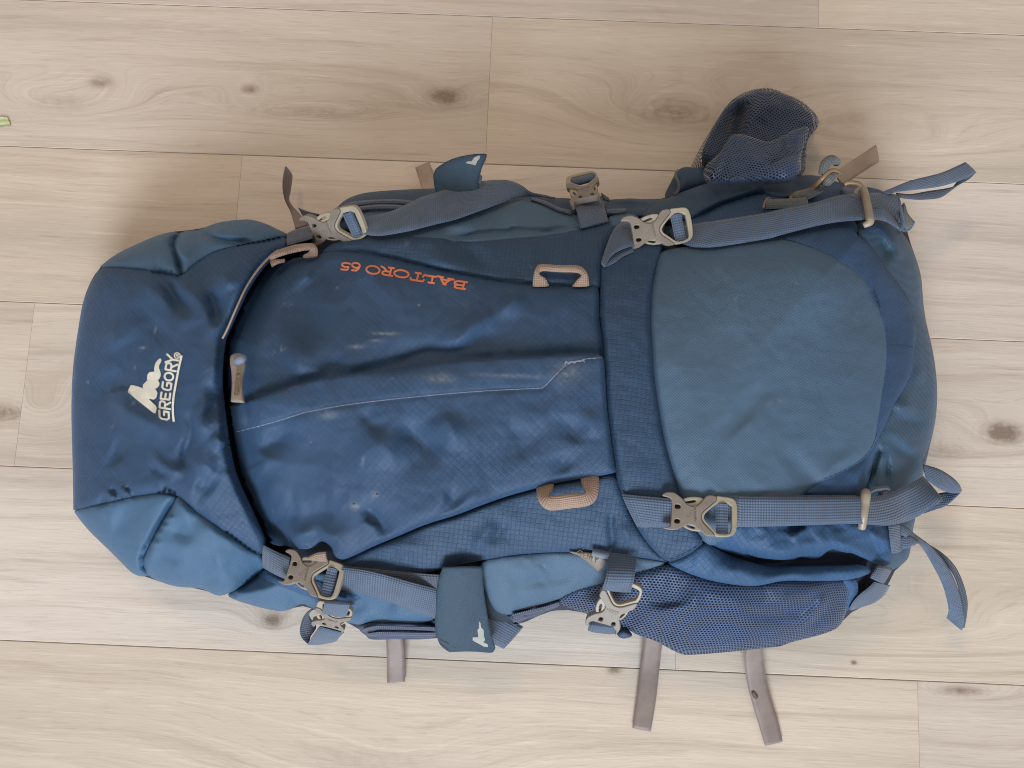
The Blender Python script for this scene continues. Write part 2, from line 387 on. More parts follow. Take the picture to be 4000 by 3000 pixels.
    bump_h = M_(nt, 'ADD', bump_h, M_(nt, 'MULTIPLY', n5.outputs[0], .0011))
    b = N(nt, 'ShaderNodeBump'); b.inputs['Strength'].default_value = 1.0; b.inputs['Distance'].default_value = 1.0
    lk.new(bump_h, b.inputs['Height']); lk.new(b.outputs[0], bs.inputs['Normal'])
    lk.new(c, bs.inputs['Base Color']); bs.inputs['Roughness'].default_value = rough
    bs.inputs['Specular IOR Level'].default_value = spec * .6
    bs.inputs['Sheen Weight'].default_value = sheen * .35; bs.inputs['Sheen Roughness'].default_value = .35
    bs.inputs['Sheen Tint'].default_value = (.35, .60, 1.0, 1)
    return m
def webbing(name, base, pu=.0024, pv=.0024, rough=.62, dark=.38):
    m, nt, nd, lk, bs = mat(name)
    uv, g = uvrot(nt, 0, 1 / pu, 1 / pv)
    sp = N(nt, 'ShaderNodeSeparateXYZ'); lk.new(g, sp.inputs[0])
    w = M_(nt, 'ADD', M_(nt, 'MULTIPLY', M_(nt, 'SINE', M_(nt, 'MULTIPLY', sp.outputs[0], 6.283)), .5), M_(nt, 'MULTIPLY', M_(nt, 'COSINE', M_(nt, 'MULTIPLY', sp.outputs[1], 6.283)), .5))
    n1 = N(nt, 'ShaderNodeTexNoise', i_Scale=40.0, i_Detail=5.0, i_Roughness=.65); lk.new(uv, n1.inputs['Vector'])
    c = mixc(nt, M_(nt, 'MULTIPLY_ADD', n1.outputs[0], 1.8, -.45, True), tuple(v * .72 for v in base), tuple(v * 1.28 for v in base))
    c = mixc(nt, M_(nt, 'MULTIPLY_ADD', w, -dark * .6, dark * .6, True), c, tuple(v * .30 for v in base))
    b = N(nt, 'ShaderNodeBump'); b.inputs['Strength'].default_value = .8; b.inputs['Distance'].default_value = .0004
    lk.new(w, b.inputs['Height']); lk.new(b.outputs[0], bs.inputs['Normal'])
    lk.new(c, bs.inputs['Base Color']); bs.inputs['Roughness'].default_value = rough
    bs.inputs['Sheen Weight'].default_value = .2
    return m
def plastic(name, base, rough=.42):
    m, nt, nd, lk, bs = mat(name)
    tc = N(nt, 'ShaderNodeTexCoord')
    n1 = N(nt, 'ShaderNodeTexNoise', i_Scale=70.0, i_Detail=5.0, i_Roughness=.7); lk.new(tc.outputs['Object'], n1.inputs['Vector'])
    n2 = N(nt, 'ShaderNodeTexNoise', i_Scale=900.0, i_Detail=2.0); lk.new(tc.outputs['Object'], n2.inputs['Vector'])
    c = mixc(nt, M_(nt, 'MULTIPLY_ADD', n1.outputs[0], 2.0, -.5, True), tuple(v * .80 for v in base), tuple(v * 1.12 for v in base))
    lk.new(c, bs.inputs['Base Color'])
    lk.new(M_(nt, 'MULTIPLY_ADD', n1.outputs[0], .3, rough - .15), bs.inputs['Roughness'])
    b = N(nt, 'ShaderNodeBump'); b.inputs['Strength'].default_value = .35; b.inputs['Distance'].default_value = .0002
    lk.new(n2.outputs[0], b.inputs['Height']); lk.new(b.outputs[0], bs.inputs['Normal'])
    return m
def netting(name, base, px=.0031, py=.0023, ang=0.0, off=0.0, hole=.30, open_=1.0):
    m, nt, nd, lk, bs = mat(name)
    uv, g = uvrot(nt, ang, 1 / px, 1 / py, off)
    wob = N(nt, 'ShaderNodeTexNoise', i_Scale=16.0, i_Detail=1.0); lk.new(uv, wob.inputs['Vector'])
    va = N(nt, 'ShaderNodeVectorMath', operation='MULTIPLY_ADD'); lk.new(wob.outputs[1], va.inputs[0]); va.inputs[1].default_value = (3.0, 3.0, 0); lk.new(g, va.inputs[2])
    sp = N(nt, 'ShaderNodeSeparateXYZ'); lk.new(va.outputs[0], sp.inputs[0])
    row = M_(nt, 'FLOOR', sp.outputs[1])
    sh = M_(nt, 'MULTIPLY', M_(nt, 'MODULO', M_(nt, 'ABSOLUTE', row), 2.0), .5)
    fx = M_(nt, 'ABSOLUTE', M_(nt, 'SUBTRACT', M_(nt, 'FRACT', M_(nt, 'ADD', sp.outputs[0], sh)), .5))
    fy = M_(nt, 'ABSOLUTE', M_(nt, 'SUBTRACT', M_(nt, 'FRACT', sp.outputs[1]), .5))
    r = M_(nt, 'SQRT', M_(nt, 'ADD', M_(nt, 'POWER', fx, 2.0), M_(nt, 'POWER', fy, 2.0)))
    hol = M_(nt, 'MULTIPLY_ADD', M_(nt, 'SUBTRACT', hole, r), 9.0, .3, True)
    n1 = N(nt, 'ShaderNodeTexNoise', i_Scale=14.0, i_Detail=4.0); lk.new(uv, n1.inputs['Vector'])
    c = mixc(nt, M_(nt, 'MULTIPLY_ADD', n1.outputs[0], 1.8, -.4, True), tuple(v * .75 for v in base), tuple(v * 1.25 for v in base))
    lk.new(c, bs.inputs['Base Color']); bs.inputs['Roughness'].default_value = .55; bs.inputs['Sheen Weight'].default_value = .2
    b = N(nt, 'ShaderNodeBump'); b.inputs['Strength'].default_value = .6; b.inputs['Distance'].default_value = .0006
    lk.new(M_(nt, 'SUBTRACT', 1.0, hol), b.inputs['Height']); lk.new(b.outputs[0], bs.inputs['Normal'])
    lk.new(M_(nt, 'SUBTRACT', 1.0, M_(nt, 'MULTIPLY', hol, open_)), bs.inputs['Alpha'])
    return m

NAVY = (.0110, .0475, .116)
M = {}
def SP(p, rx, ry, st): w = U(p[0], p[1], .19); return (float(w[0]), float(w[1]), rx, ry, st * .62)
SPOTS = [SP(Z8(460, 610)[0], .012, .010, .75), SP(Z5(1390, 645)[0], .012, .004, .9), SP(Z5(430, 940)[0], .009, .004, .7), SP(Z2(1615, 520)[0], .006, .005, .6), SP(Z5(910, 240)[0], .011, .0016, 1.3),
         SP(Z5(660, 350)[0], .007, .002, 1.0), SP(Z5(820, 300)[0], .006, .0015, .9), SP(Z5(2000, 630)[0], .035, .0018, .6), SP(Z5(735, 1340)[0], .0016, .0035, 1.2), SP(Z6(640, 170)[0], .004, .003, .9), SP(Z6(825, 70)[0], .003, .003, .9),
         SP(Z1(625, 1395)[0], .004, .0016, 1.2), SP(Z1(740, 1230)[0], .0015, .004, .9), SP(Z1(540, 1570)[0], .002, .002, 1.0), SP(Z4(1190, 1535)[0], .0012, .0012, 1.4)]
M['rip'] = cloth('ripstop_diagonal', NAVY, .0046, .72, .60, .30, .55, spots=SPOTS)
M['rip2'] = cloth('ripstop_square', (.0095, .042, .098), .0042, .08, .62, .28, .40)
M['rip3'] = cloth('ripstop_pocket', (.0135, .064, .158), .0046, .80, .60, .28, .10)
M['suede'] = cloth('pebbled_trim', (.014, .056, .135), .0032, .80, .62, .2, .15)
M['slate'] = cloth('slate_twill', (.054, .110, .180), None, .3, .58, .30, .55)
M['base'] = cloth('base_twill', (.023, .068, .122), None, .5, .46, .30, .10)
M['slate2'] = cloth('slate_satin', (.041, .110, .205), None, .1, .50, .30, .05)
M['teal'] = cloth('smooth_lining', (.011, .040, .082), None, .2, .52, .25, .04)
M['navy_trim'] = cloth('zipper_tape_cloth', (.026, .048, .105), None, 0, .5, .25, .05)
M['flap'] = cloth('pebbled_flap', (.014, .044, .078), None, .05, .6, .12, .12)
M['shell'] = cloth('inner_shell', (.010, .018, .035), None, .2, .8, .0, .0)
M['web'] = webbing('webbing_grey_blue', (.050, .084, .148))
M['tan2'] = webbing('tape_pale_tan', (.29, .215, .165), 9.0, 9.0, .6, .12)
M['web2'] = webbing('webbing_dark', (.042, .060, .096))
M['web3'] = webbing('webbing_blue_narrow', (.064, .104, .180), .0016, .0016)
M['tan'] = webbing('tape_mauve_brown', (.175, .132, .116), 9.0, 9.0, .6, .12)
M['tanloop'] = webbing('webbing_tan', (.29, .195, .145), .0018, .0018)
M['coil'] = webbing('zipper_coil', (.034, .060, .130), .0019, .0050, .4, .8)
M['taupe'] = plastic('plastic_taupe', (.165, .140, .118), .5)
M['cream'] = plastic('plastic_cream', (.27, .235, .178), .5)
M['slider'] = plastic('plastic_slider', (.25, .210, .160))
M['net'] = netting('net_blue', (.0125, .042, .118), .0031, .0024, hole=.37)
M['net2'] = netting('net_navy', (.014, .032, .074), .0034, .0026, .25, hole=.37)
M['net_back'] = netting('net_inner', (.018, .035, .085), .0031, .0024, .5, 3.3, .33)
M['ivory'] = webbing('embroidery_ivory', (.60, .57, .47), .0009, 5.0, .6, .25)
M['orange'] = webbing('embroidery_orange', (.66, .175, .06), .0010, 5.0, .6, .25)
M['print'] = plastic('print_silver', (.27, .27, .245), .55)
M['thread'] = plastic('thread_pale', (.26, .28, .36), .7)
M['threadk'] = plastic('thread_navy', (.012, .025, .055), .7)
M['silver'] = plastic('cord_silver', (.12, .15, .20), .7)
M['olive'] = webbing('cord_olive', (.085, .090, .085), .002, .002)
M['bronze'] = plastic('trim_bronze', (.17, .105, .055), .4)
M['black'] = plastic('slot_dark', (.012, .011, .010), .8)
M['leaf'] = plastic('leaf_green', (.40, .44, .25), .6)

# ------------------------------------------------------------------ making objects
def link(name, me, m, parent, label=None, kind=None):
    o = bpy.data.objects.new(name, me); COL.objects.link(o)
    if m is not None and not me.materials: me.materials.append(m)
    if parent is not None: o.parent = parent
    if label: o['label'] = label
    if kind: o['kind'] = kind
    return o
def build(name, V, Fc, m, parent, uv=None, label=None, kind=None, flat=False):
    me = bpy.data.meshes.new(name); me.from_pydata([tuple(map(float, v)) for v in V], [], [tuple(map(int, f)) for f in Fc]); me.update()
    if uv is not None:
        l = me.uv_layers.new(name="uv"); li = np.zeros(len(me.loops), int); me.loops.foreach_get('vertex_index', li)
        l.data.foreach_set('uv', np.asarray(uv, float)[li].ravel())
    if not flat: me.polygons.foreach_set('use_smooth', [True] * len(me.polygons))
    return link(name, me, m, parent, label, kind)

from mathutils.bvhtree import BVHTree
CAMV = Vector((0, 0, CAM_H))
def drape(*obs):
    """height of the topmost of these cloth parts under each pixel direction"""
    trees = []
    for o in obs:
        me = o.data; trees.append(BVHTree.FromPolygons([v.co.copy() for v in me.vertices], [tuple(p.vertices) for p in me.polygons]))
    def f(X, Y):
        z = H(X, Y) + .012
        W = U(X, Y, z * 0)
        for i in range(len(z)):
            d = (Vector(W[i]) - CAMV).normalized(); b = None
            for t in trees:
                h = t.ray_cast(CAMV, d)
                if h[0] is not None and (b is None or h[0][2] > b): b = h[0][2]
            if b is not None: z[i] = b
        return z
    return f
def panel(name, outline, m, parent, off=0.0, puff=.005, pw=55, step=11, skirt=.006, sm=2, zf=None, roll=.0025, rw=11, crinkle=.0010, label=None, uvz=False):
    P = resample(chaikin(outline, sm), step); n = len(P)
    x0, y0 = P.min(0); x1, y1 = P.max(0)
    gx, gy = np.meshgrid(np.arange(x0 + step / 2, x1, step), np.arange(y0 + step / 2, y1, step * .87))
    gx = gx + (np.arange(gx.shape[0]) % 2)[:, None] * step / 2
    gx = gx.ravel(); gy = gy.ravel()
    k = inside(gx, gy, P); gx, gy = gx[k], gy[k]
    d, _ = segdist(gx, gy, P, True); k = d > step * .55; gx, gy = gx[k], gy[k]
    pts = [Vector(p) for p in P] + [Vector((a, b)) for a, b in zip(gx, gy)]
    vs, es, fs, _, _, _ = delaunay_2d_cdt(pts, [(i, (i + 1) % n) for i in range(n)], [], 1, 1e-4)
    V = np.array([(v[0], v[1]) for v in vs]); X, Y = V[:, 0], V[:, 1]
    d, _ = segdist(X, Y, P, True)
    if zf is None:
        z = H(X, Y)
    else: z = zf(X, Y)
    z = z + off + puff * .75 * (1 - np.exp(-d / pw)) - roll * np.exp(-(d / rw) ** 2)
    if crinkle: z = z + crinkle * (nz(X, Y, 70, off * 100) + .6 * nz(X, Y, 33, 5.0)) * np.clip(d / 30, 0, 1)
    W = U(X, Y, z); F_ = [tuple(f) for f in fs]
    # face up
    out = []
    for f in F_:
        a, b, c = (W[i] for i in f[:3])
        out.append(f if (b[0] - a[0]) * (c[1] - a[1]) - (b[1] - a[1]) * (c[0] - a[0]) > 0 else f[::-1])
    uv = W[:, :2].copy()
    if skirt:
        cnt = {}
        for f in out:
            for i in range(len(f)):
                e = (f[i], f[(i + 1) % len(f)]); cnt[e] = 1
        be = [e for e in cnt if (e[1], e[0]) not in cnt]
        ids = {}
        Wn = []; un = []
        nW = len(W)
        cen = W[:, :2].mean(0)
        for e in be:
            for v in e:
                if v not in ids:
                    ids[v] = nW + len(Wn); Wn.append((W[v][0], W[v][1], max(W[v][2] - skirt, .002))); un.append((uv[v][0], uv[v][1] - skirt))
        for a, b in be: out.append((b, a, ids[a], ids[b]))
        W = np.vstack([W, np.array(Wn)]); uv = np.vstack([uv, np.array(un)])
    return build(name, W, out, m, parent, uv, label)

def catmull(A, k):
    A = np.asarray(A, float); out = []
    n = len(A)
    for i in range(n - 1):
        p0 = A[max(i - 1, 0)]; p1 = A[i]; p2 = A[i + 1]; p3 = A[min(i + 2, n - 1)]
        for j in range(k):
            t = j / k
            out.append(.5 * ((2 * p1) + (-p0 + p2) * t + (2 * p0 - 5 * p1 + 4 * p2 - p3) * t * t + (-p0 + 3 * p1 - 3 * p2 + p3) * t ** 3))
    out.append(A[-1]); return np.array(out)
def ribbon3(name, A, B, m, parent, th=.0014, cols=5, crown=.0004, label=None, kind=None):
    """a webbing tape between two 3-D edges A and B (n x 3)"""
    n = len(A); V = []; uv = []; Fc = []
    mid = (A + B) / 2; L = np.r_[0, np.cumsum(np.linalg.norm(np.diff(mid, axis=0), axis=1))]
    tan = np.gradient(mid, axis=0); wid = B - A
    nor = np.cross(wid, tan); ln = np.linalg.norm(nor, axis=1); 
    for i in range(n):
        if ln[i] < 1e-12: nor[i] = nor[i - 1] if i else (0, 0, 1)
        else: nor[i] /= ln[i]
    if nor[:, 2].mean() < 0: nor = -nor; 
    W_ = np.linalg.norm(wid, axis=1)
    for i in range(n):
        for s in (1, -1):
            for c in range(cols + 1):
                t = c / cols; cr = crown * (1 - (2 * t - 1) ** 2) * s
                e = 1 if 0 < c < cols else .45
                V.append(A[i] * (1 - t) + B[i] * t + nor[i] * (s * th / 2 * e + cr)); uv.append((L[i], t * W_[i]))
    S = 2 * (cols + 1)
    for i in range(n - 1):
        a = i * S; b = a + S
        ring = list(range(cols + 1)) + list(range(S - 1, cols, -1))
        for q in range(S):
            p, r = ring[q], ring[(q + 1) % S]
            Fc.append((a + p, b + p, b + r, a + r))
    for i in (0, n - 1):
        a = i * S
        Fc.append(tuple(a + q for q in (list(range(cols + 1)) + list(range(S - 1, cols, -1)))))
    me_o = build(name, V, Fc, m, parent, uv, label, kind)
    import bmesh
    bm = bmesh.new(); bm.from_mesh(me_o.data); bmesh.ops.recalc_face_normals(bm, faces=bm.faces); bm.to_mesh(me_o.data); bm.free()
    return me_o
def zz(p, z):
    """z > 0: height over the floor; z <= 0: -z over the cloth of the pack"""
    x, y = p
    if z > 0: return z
    return float(H(np.array([x]), np.array([y]))[0]) - z
def strap(name, secs, m, parent, k=6, th=.0014, label=None, cols=5, crown=.0004):
    """secs: ((ax, ay), (bx, by), za, zb) """
    R = []
    for s in secs:
        a, b = s[0], s[1]; za = s[2]; zb = s[3] if len(s) > 3 else za
        R.append((a[0], a[1], zz(a, za), b[0], b[1], zz(b, zb)))
    R = catmull(R, k)
    return ribbon3(name, U(R[:, 0], R[:, 1], R[:, 2]), U(R[:, 3], R[:, 4], R[:, 5]), m, parent, th, cols, crown, label)
def edges(top, bot, z, k=None):
    return [(a, b, z if not isinstance(z, (list, tuple)) else z[i]) for i, (a, b) in enumerate(zip(top, bot))]
def tube(name, pts, zs, r, m, parent, seg=8, k=5, label=None, kind=None, rr=None):
    R = catmull([(p[0], p[1], zz(p, z)) for p, z in zip(pts, zs)], k)
    W = U(R[:, 0], R[:, 1], R[:, 2]); n = len(W)
    T = np.gradient(W, axis=0); V = []; Fc = []; uv = []
    L = np.r_[0, np.cumsum(np.linalg.norm(np.diff(W, axis=0), axis=1))]
    rad = np.full(n, r) if rr is None else np.interp(np.linspace(0, 1, n), np.linspace(0, 1, len(rr)), rr)
    for i in range(n):
        t = T[i] / max(np.linalg.norm(T[i]), 1e-9); a = np.cross(t, (0, 0, 1.0)); a /= max(np.linalg.norm(a), 1e-9); b = np.cross(a, t)
        for j in range(seg):
            th = 2 * math.pi * j / seg
            V.append(W[i] + rad[i] * (a * math.cos(th) + b * math.sin(th))); uv.append((L[i], j / seg * 2 * math.pi * r))
    for i in range(n - 1):
        for j in range(seg):
            Fc.append((i * seg + j, i * seg + (j + 1) % seg, (i + 1) * seg + (j + 1) % seg, (i + 1) * seg + j))
    Fc.append(tuple(range(seg))[::-1]); Fc.append(tuple((n - 1) * seg + j for j in range(seg)))
    return build(name, V, Fc, m, parent, uv, label, kind)
def stitches(name, lines, m, parent, w=2.6, dash=15, gap=5, lift=.0004, on=None):
    V = []; Fc = []; on = drape(*([parent] if on is None else on)) if (on or parent.type == "MESH") else None
    for p, extra in lines:
        R = resample(chaikin(p, 2, False), dash + gap, False)
        for i in range(len(R) - 1):
            a = R[i]; b = R[i] + (R[i + 1] - R[i]) * dash / (dash + gap); t = b - a; l = np.hypot(*t); nx, ny = -t[1] / l * w / 2, t[0] / l * w / 2
            q = [(a[0] + nx, a[1] + ny), (b[0] + nx, b[1] + ny), (b[0] - nx, b[1] - ny), (a[0] - nx, a[1] - ny)]
            m2 = ((a + b) / 2)
            qs = np.array(q + [((q[0][0] + q[3][0]) / 2, (q[0][1] + q[3][1]) / 2), ((q[1][0] + q[2][0]) / 2, (q[1][1] + q[2][1]) / 2)])
            z = (on(qs[:, 0], qs[:, 1]) if on else H(qs[:, 0], qs[:, 1]) + extra) + lift; z[4:] += .0005
            W = U(qs[:, 0], qs[:, 1], z); s = len(V); V += list(W)
            Fc += [(s, s + 1, s + 5, s + 4), (s + 4, s + 5, s + 2, s + 3)]
    return build(name, V, Fc, m, parent, None, None, 'stuff')
def flatshape(name, polys, m, parent, off, th=.0007, zf=None, step=None, label=None):
    """raised print or embroidery lying on the cloth; polys in photo pixels"""
    V = []; Fc = []; uv = []
    for P in polys:
        P = [tuple(p) for p in P]; n = len(P)
        vs, es, fs, _, _, _ = delaunay_2d_cdt([Vector(p) for p in P], [(i, (i + 1) % n) for i in range(n)], [], 1, 1e-4)
        X = np.array([v[0] for v in vs]); Y = np.array([v[1] for v in vs])
        z = (H(X, Y) if zf is None else zf(X, Y)) + off
        Wt = U(X, Y, z + th); Wb = U(X, Y, z - .002); s = len(V); k = len(vs)
        V += list(Wt) + list(Wb); uv += [(w[0], w[1]) for w in Wt] * 2
        cnt = set()
        for f in fs:
            a, b, c = Wt[f[0]], Wt[f[1]], Wt[f[2]]
            f = list(f)
            if (b[0] - a[0]) * (c[1] - a[1]) - (b[1] - a[1]) * (c[0] - a[0]) < 0: f = f[::-1]
            Fc.append(tuple(s + i for i in f))
            for i in range(len(f)): cnt.add((f[i], f[(i + 1) % len(f)]))
        for a, b in cnt:
            if (b, a) not in cnt: Fc.append((s + b, s + a, s + k + a, s + k + b))
    return build(name, V, Fc, m, parent, uv, label, flat=True)
def stroke_poly(p, w):
    """outline of a thick stroke"""
    R = np.array(p, float); T = np.gradient(R, axis=0); l = np.hypot(T[:, 0], T[:, 1])[:, None]; Nn = np.stack([-T[:, 1], T[:, 0]], 1) / l * w / 2
    return [tuple(q) for q in (R + Nn)] + [tuple(q) for q in (R - Nn)[::-1]]
def arc(cx, cy, rx, ry, a0, a1, n=12):
    return [(cx + rx * math.cos(math.radians(a0 + (a1 - a0) * i / n)), cy + ry * math.sin(math.radians(a0 + (a1 - a0) * i / n))) for i in range(n + 1)]
# letters as strokes in a unit box (x right, y up)
SANS = {
 'G': [[(.92, .88), (.30, .88), (.12, .72), (.12, .28), (.28, .12), (.90, .12), (.90, .50), (.52, .50)]],
 'R': [[(.12, .0), (.12, .90), (.72, .90), (.88, .78), (.88, .58), (.72, .46), (.16, .46)], [(.45, .46), (.90, .0)]],
 'E': [[(.95, .90), (.12, .90), (.12, .10), (.95, .10)], [(.12, .50), (.85, .50)]],
 'O': [arc(.5, .5, .38, .40, 0, 352, 22)],
 'Y': [[(.02, 1.), (.50, .45), (.50, .0)], [(.98, 1.), (.50, .45)]],
}
SER = {
 'B': [[(.22, .06), (.22, .94)], [(.04, .95), (.62, .95), (.80, .86), (.80, .66), (.62, .54), (.22, .54)], [(.60, .54), (.88, .42), (.88, .16), (.66, .06), (.02, .06)]],
 'A': [[(.16, .06), (.50, .95), (.84, .06)], [(.28, .34), (.72, .34)], [(.0, .05), (.36, .05)], [(.64, .05), (1., .05)], [(.36, .95), (.54, .95)]],
 'L': [[(.28, .06), (.28, .95)], [(.06, .95), (.52, .95)], [(.04, .06), (.92, .06), (.98, .32)]],
 'T': [[(.50, .06), (.50, .94)], [(.30, .05), (.72, .05)], [(.04, .70), (.08, .93), (.94, .93), (.98, .70)]],
 'O': [arc(.5, .5, .42, .42, 0, 352, 24)],
 'R': [[(.24, .06), (.24, .94)], [(.04, .95), (.62, .95), (.80, .86), (.80, .64), (.62, .52), (.24, .52)], [(.50, .52), (.78, .14), (.98, .05)], [(.04, .05), (.44, .05)]],
 '6': [[(.82, .92), (.45, .92), (.20, .60), (.16, .34)] , arc(.5, .32, .34, .28, 0, 352, 18)],
 '5': [[(.86, .92), (.34, .92), (.26, .54), (.55, .60), (.82, .44), (.80, .18), (.50, .05), (.16, .14)]],
}
def lettering(name, font, placed, m, parent, off, wt, zf=None):
    polys = []
    for ch, bl, br, tl in placed:
        bl, br, tl = map(np.array, (bl, br, tl))
        for st in font[ch]:
            Q = [bl + (br - bl) * a + (tl - bl) * b for a, b in st]
            Q = [tuple(q) for q in Q]
            # mitred pieces: one little polygon per run keeps corners solid
            for i in range(len(Q) - 1):
                a = np.array(Q[i]); b = np.array(Q[i + 1]); t = b - a; l = np.hypot(*t)
                if l < 1e-6: continue
                t = t / l; nn = np.array([-t[1], t[0]]) * wt / 2; e = t * wt * .32
                polys.append([tuple(a - e + nn * .7), tuple(a + nn), tuple(b + nn), tuple(b + e + nn * .7), tuple(b + e - nn * .7), tuple(b - nn), tuple(a - nn), tuple(a - e - nn * .7)])
    return flatshape(name, polys, m, parent, off, .0006, zf)

# ================================================================== FLOOR
def sl(*a): return a
sub = bpy.data.meshes.new("floor")
sub.from_pydata([(-3, -2.6, -.0015), (3, -2.6, -.0015), (3, 3, -.0015), (-3, 3, -.0015)], [], [(0, 1, 2, 3)])
gm, gnt, _, glk, gbs = mat('plank_joint'); gbs.inputs['Base Color'].default_value = (.36, .26, .15, 1); gbs.inputs['Roughness'].default_value = .8
floor = link("floor", sub, gm, None, None, 'structure'); floor['label'] = "pale oak laminate floor of long planks under the backpack"

def wood(idx, base, knots, waves):
    m, nt, nd, lk, bs = mat('oak_plank')
    tc = N(nt, 'ShaderNodeNewGeometry'); sp = N(nt, 'ShaderNodeSeparateXYZ'); lk.new(tc.outputs['Position'], sp.inputs[0])
    x, y = sp.outputs[0], sp.outputs[1]
    # low wander of the grain
    cb = N(nt, 'ShaderNodeCombineXYZ'); lk.new(M_(nt, 'MULTIPLY', x, 1.6), cb.inputs[0]); lk.new(M_(nt, 'MULTIPLY', y, 7.0), cb.inputs[1]); cb.inputs[2].default_value = idx * 3.7
    nw = N(nt, 'ShaderNodeTexNoise', i_Scale=1.0, i_Detail=3.0, i_Roughness=.5); lk.new(cb.outputs[0], nw.inputs['Vector'])
    g = M_(nt, 'ADD', y, M_(nt, 'MULTIPLY', M_(nt, 'SUBTRACT', nw.outputs[0], .5), .055))
    c0 = N(nt, 'ShaderNodeCombineXYZ'); lk.new(M_(nt, 'MULTIPLY', x, 14.0), c0.inputs[0]); lk.new(M_(nt, 'MULTIPLY', y, 90.0), c0.inputs[1]); c0.inputs[2].default_value = idx
    n1 = N(nt, 'ShaderNodeTexNoise', i_Scale=1.0, i_Detail=2.0); lk.new(c0.outputs[0], n1.inputs['Vector'])
    kdark = None; kring = None; gs = None
    for (kx, ky, sx, sy, amp, dk) in knots:
        # amp bends the year rings round the knot; dk darkens its heart
        dx = M_(nt, 'DIVIDE', M_(nt, 'SUBTRACT', x, kx), sx); dy = M_(nt, 'DIVIDE', M_(nt, 'SUBTRACT', y, ky), sy)
        r2 = M_(nt, 'ADD', M_(nt, 'MULTIPLY', dx, dx), M_(nt, 'MULTIPLY', dy, dy))
        ga = M_(nt, 'EXPONENT', M_(nt, 'MULTIPLY', r2, -1.0))
        g = M_(nt, 'ADD', g, M_(nt, 'MULTIPLY', ga, amp * 1.8)); gs = ga if gs is None else M_(nt, 'MAXIMUM', gs, ga)
        if dk:
            hh = M_(nt, 'EXPONENT', M_(nt, 'MULTIPLY', r2, -7.0))
            hh = M_(nt, 'MULTIPLY', hh, dk)
            kdark = hh if kdark is None else M_(nt, 'ADD', kdark, hh)
        if amp > .009 and dk > .25:
            kw = N(nt, 'ShaderNodeTexNoise', i_Scale=22.0, i_Detail=3.0); lk.new(tc.outputs['Position'], kw.inputs['Vector'])
            rt = M_(nt, 'SQRT', r2)
            rw_ = M_(nt, 'SINE', M_(nt, 'ADD', M_(nt, 'MULTIPLY', M_(nt, 'POWER', rt, .8), 34.0), M_(nt, 'ADD', M_(nt, 'MULTIPLY', nw.outputs[0], 20.0), M_(nt, 'MULTIPLY', kw.outputs[0], 16.0))))
            rk = M_(nt, 'MULTIPLY', M_(nt, 'MULTIPLY_ADD', rw_, .9, -.1, True), M_(nt, 'MULTIPLY', M_(nt, 'EXPONENT', M_(nt, 'MULTIPLY', r2, -2.6)), M_(nt, 'MULTIPLY_ADD', n1.outputs[0], 2.0, -.4, True)))
            kring = rk if kring is None else M_(nt, 'MAXIMUM', kring, rk)
    c1 = N(nt, 'ShaderNodeCombineXYZ'); lk.new(M_(nt, 'MULTIPLY', x, 2.2), c1.inputs[0]); lk.new(M_(nt, 'MULTIPLY', g, 62.0), c1.inputs[1]); c1.inputs[2].default_value = idx * 1.3
    n1 = N(nt, 'ShaderNodeTexNoise', i_Scale=1.0, i_Detail=4.0, i_Roughness=.55); lk.new(c1.outputs[0], n1.inputs['Vector'])
    c2 = N(nt, 'ShaderNodeCombineXYZ'); lk.new(M_(nt, 'MULTIPLY', x, 26.0), c2.inputs[0]); lk.new(M_(nt, 'MULTIPLY', g, 560.0), c2.inputs[1]); c2.inputs[2].default_value = idx
    n2 = N(nt, 'ShaderNodeTexNoise', i_Scale=1.0, i_Detail=3.0, i_Roughness=.6); lk.new(c2.outputs[0], n2.inputs['Vector'])
    c3 = N(nt, 'ShaderNodeCombineXYZ'); lk.new(M_(nt, 'MULTIPLY', x, 1.1), c3.inputs[0]); lk.new(M_(nt, 'MULTIPLY', g, 14.0), c3.inputs[1]); c3.inputs[2].default_value = idx * 2.1
    n3 = N(nt, 'ShaderNodeTexNoise', i_Scale=1.0, i_Detail=2.0); lk.new(c3.outputs[0], n3.inputs['Vector'])
    b = base
    col = mixc(nt, M_(nt, 'MULTIPLY_ADD', n3.outputs[0], 2.2, -.6, True), tuple(v * k for v, k in zip(b, (.84, .83, .82))), tuple(min(v * 1.12, .9) for v in b))
    col = mixc(nt, M_(nt, 'MULTIPLY_ADD', n1.outputs[0], 3.6, -1.9, True), col, tuple(v * k for v, k in zip(b, (.76, .72, .68))))
    # limed white lines along the rings
    ln = M_(nt, 'FRACT', M_(nt, 'ADD', M_(nt, 'MULTIPLY', g, 48.0), M_(nt, 'MULTIPLY', n3.outputs[0], 2.0)))
    ln = M_(nt, 'MULTIPLY_ADD', M_(nt, 'ABSOLUTE', M_(nt, 'SUBTRACT', ln, .5)), 12.0, -5.0, True)
    lm = M_(nt, 'MULTIPLY', ln, M_(nt, 'MULTIPLY_ADD', n2.outputs[0], 2.5, -.85, True))
    wv = waves if gs is None else M_(nt, 'MULTIPLY_ADD', gs, .45, waves * .6)
    col = mixc(nt, M_(nt, 'MULTIPLY', lm, wv), col, (.70, .61, .50))
    # pores: short dark and pale strokes
    col = mixc(nt, M_(nt, 'MULTIPLY_ADD', n2.outputs[0], 5.0, -2.7, True), col, mixc(nt, .24, col, (.17, .12, .08)))
    c4 = N(nt, 'ShaderNodeCombineXYZ'); lk.new(M_(nt, 'MULTIPLY', x, 17.0), c4.inputs[0]); lk.new(M_(nt, 'MULTIPLY', y, 330.0), c4.inputs[1]); c4.inputs[2].default_value = idx + 9
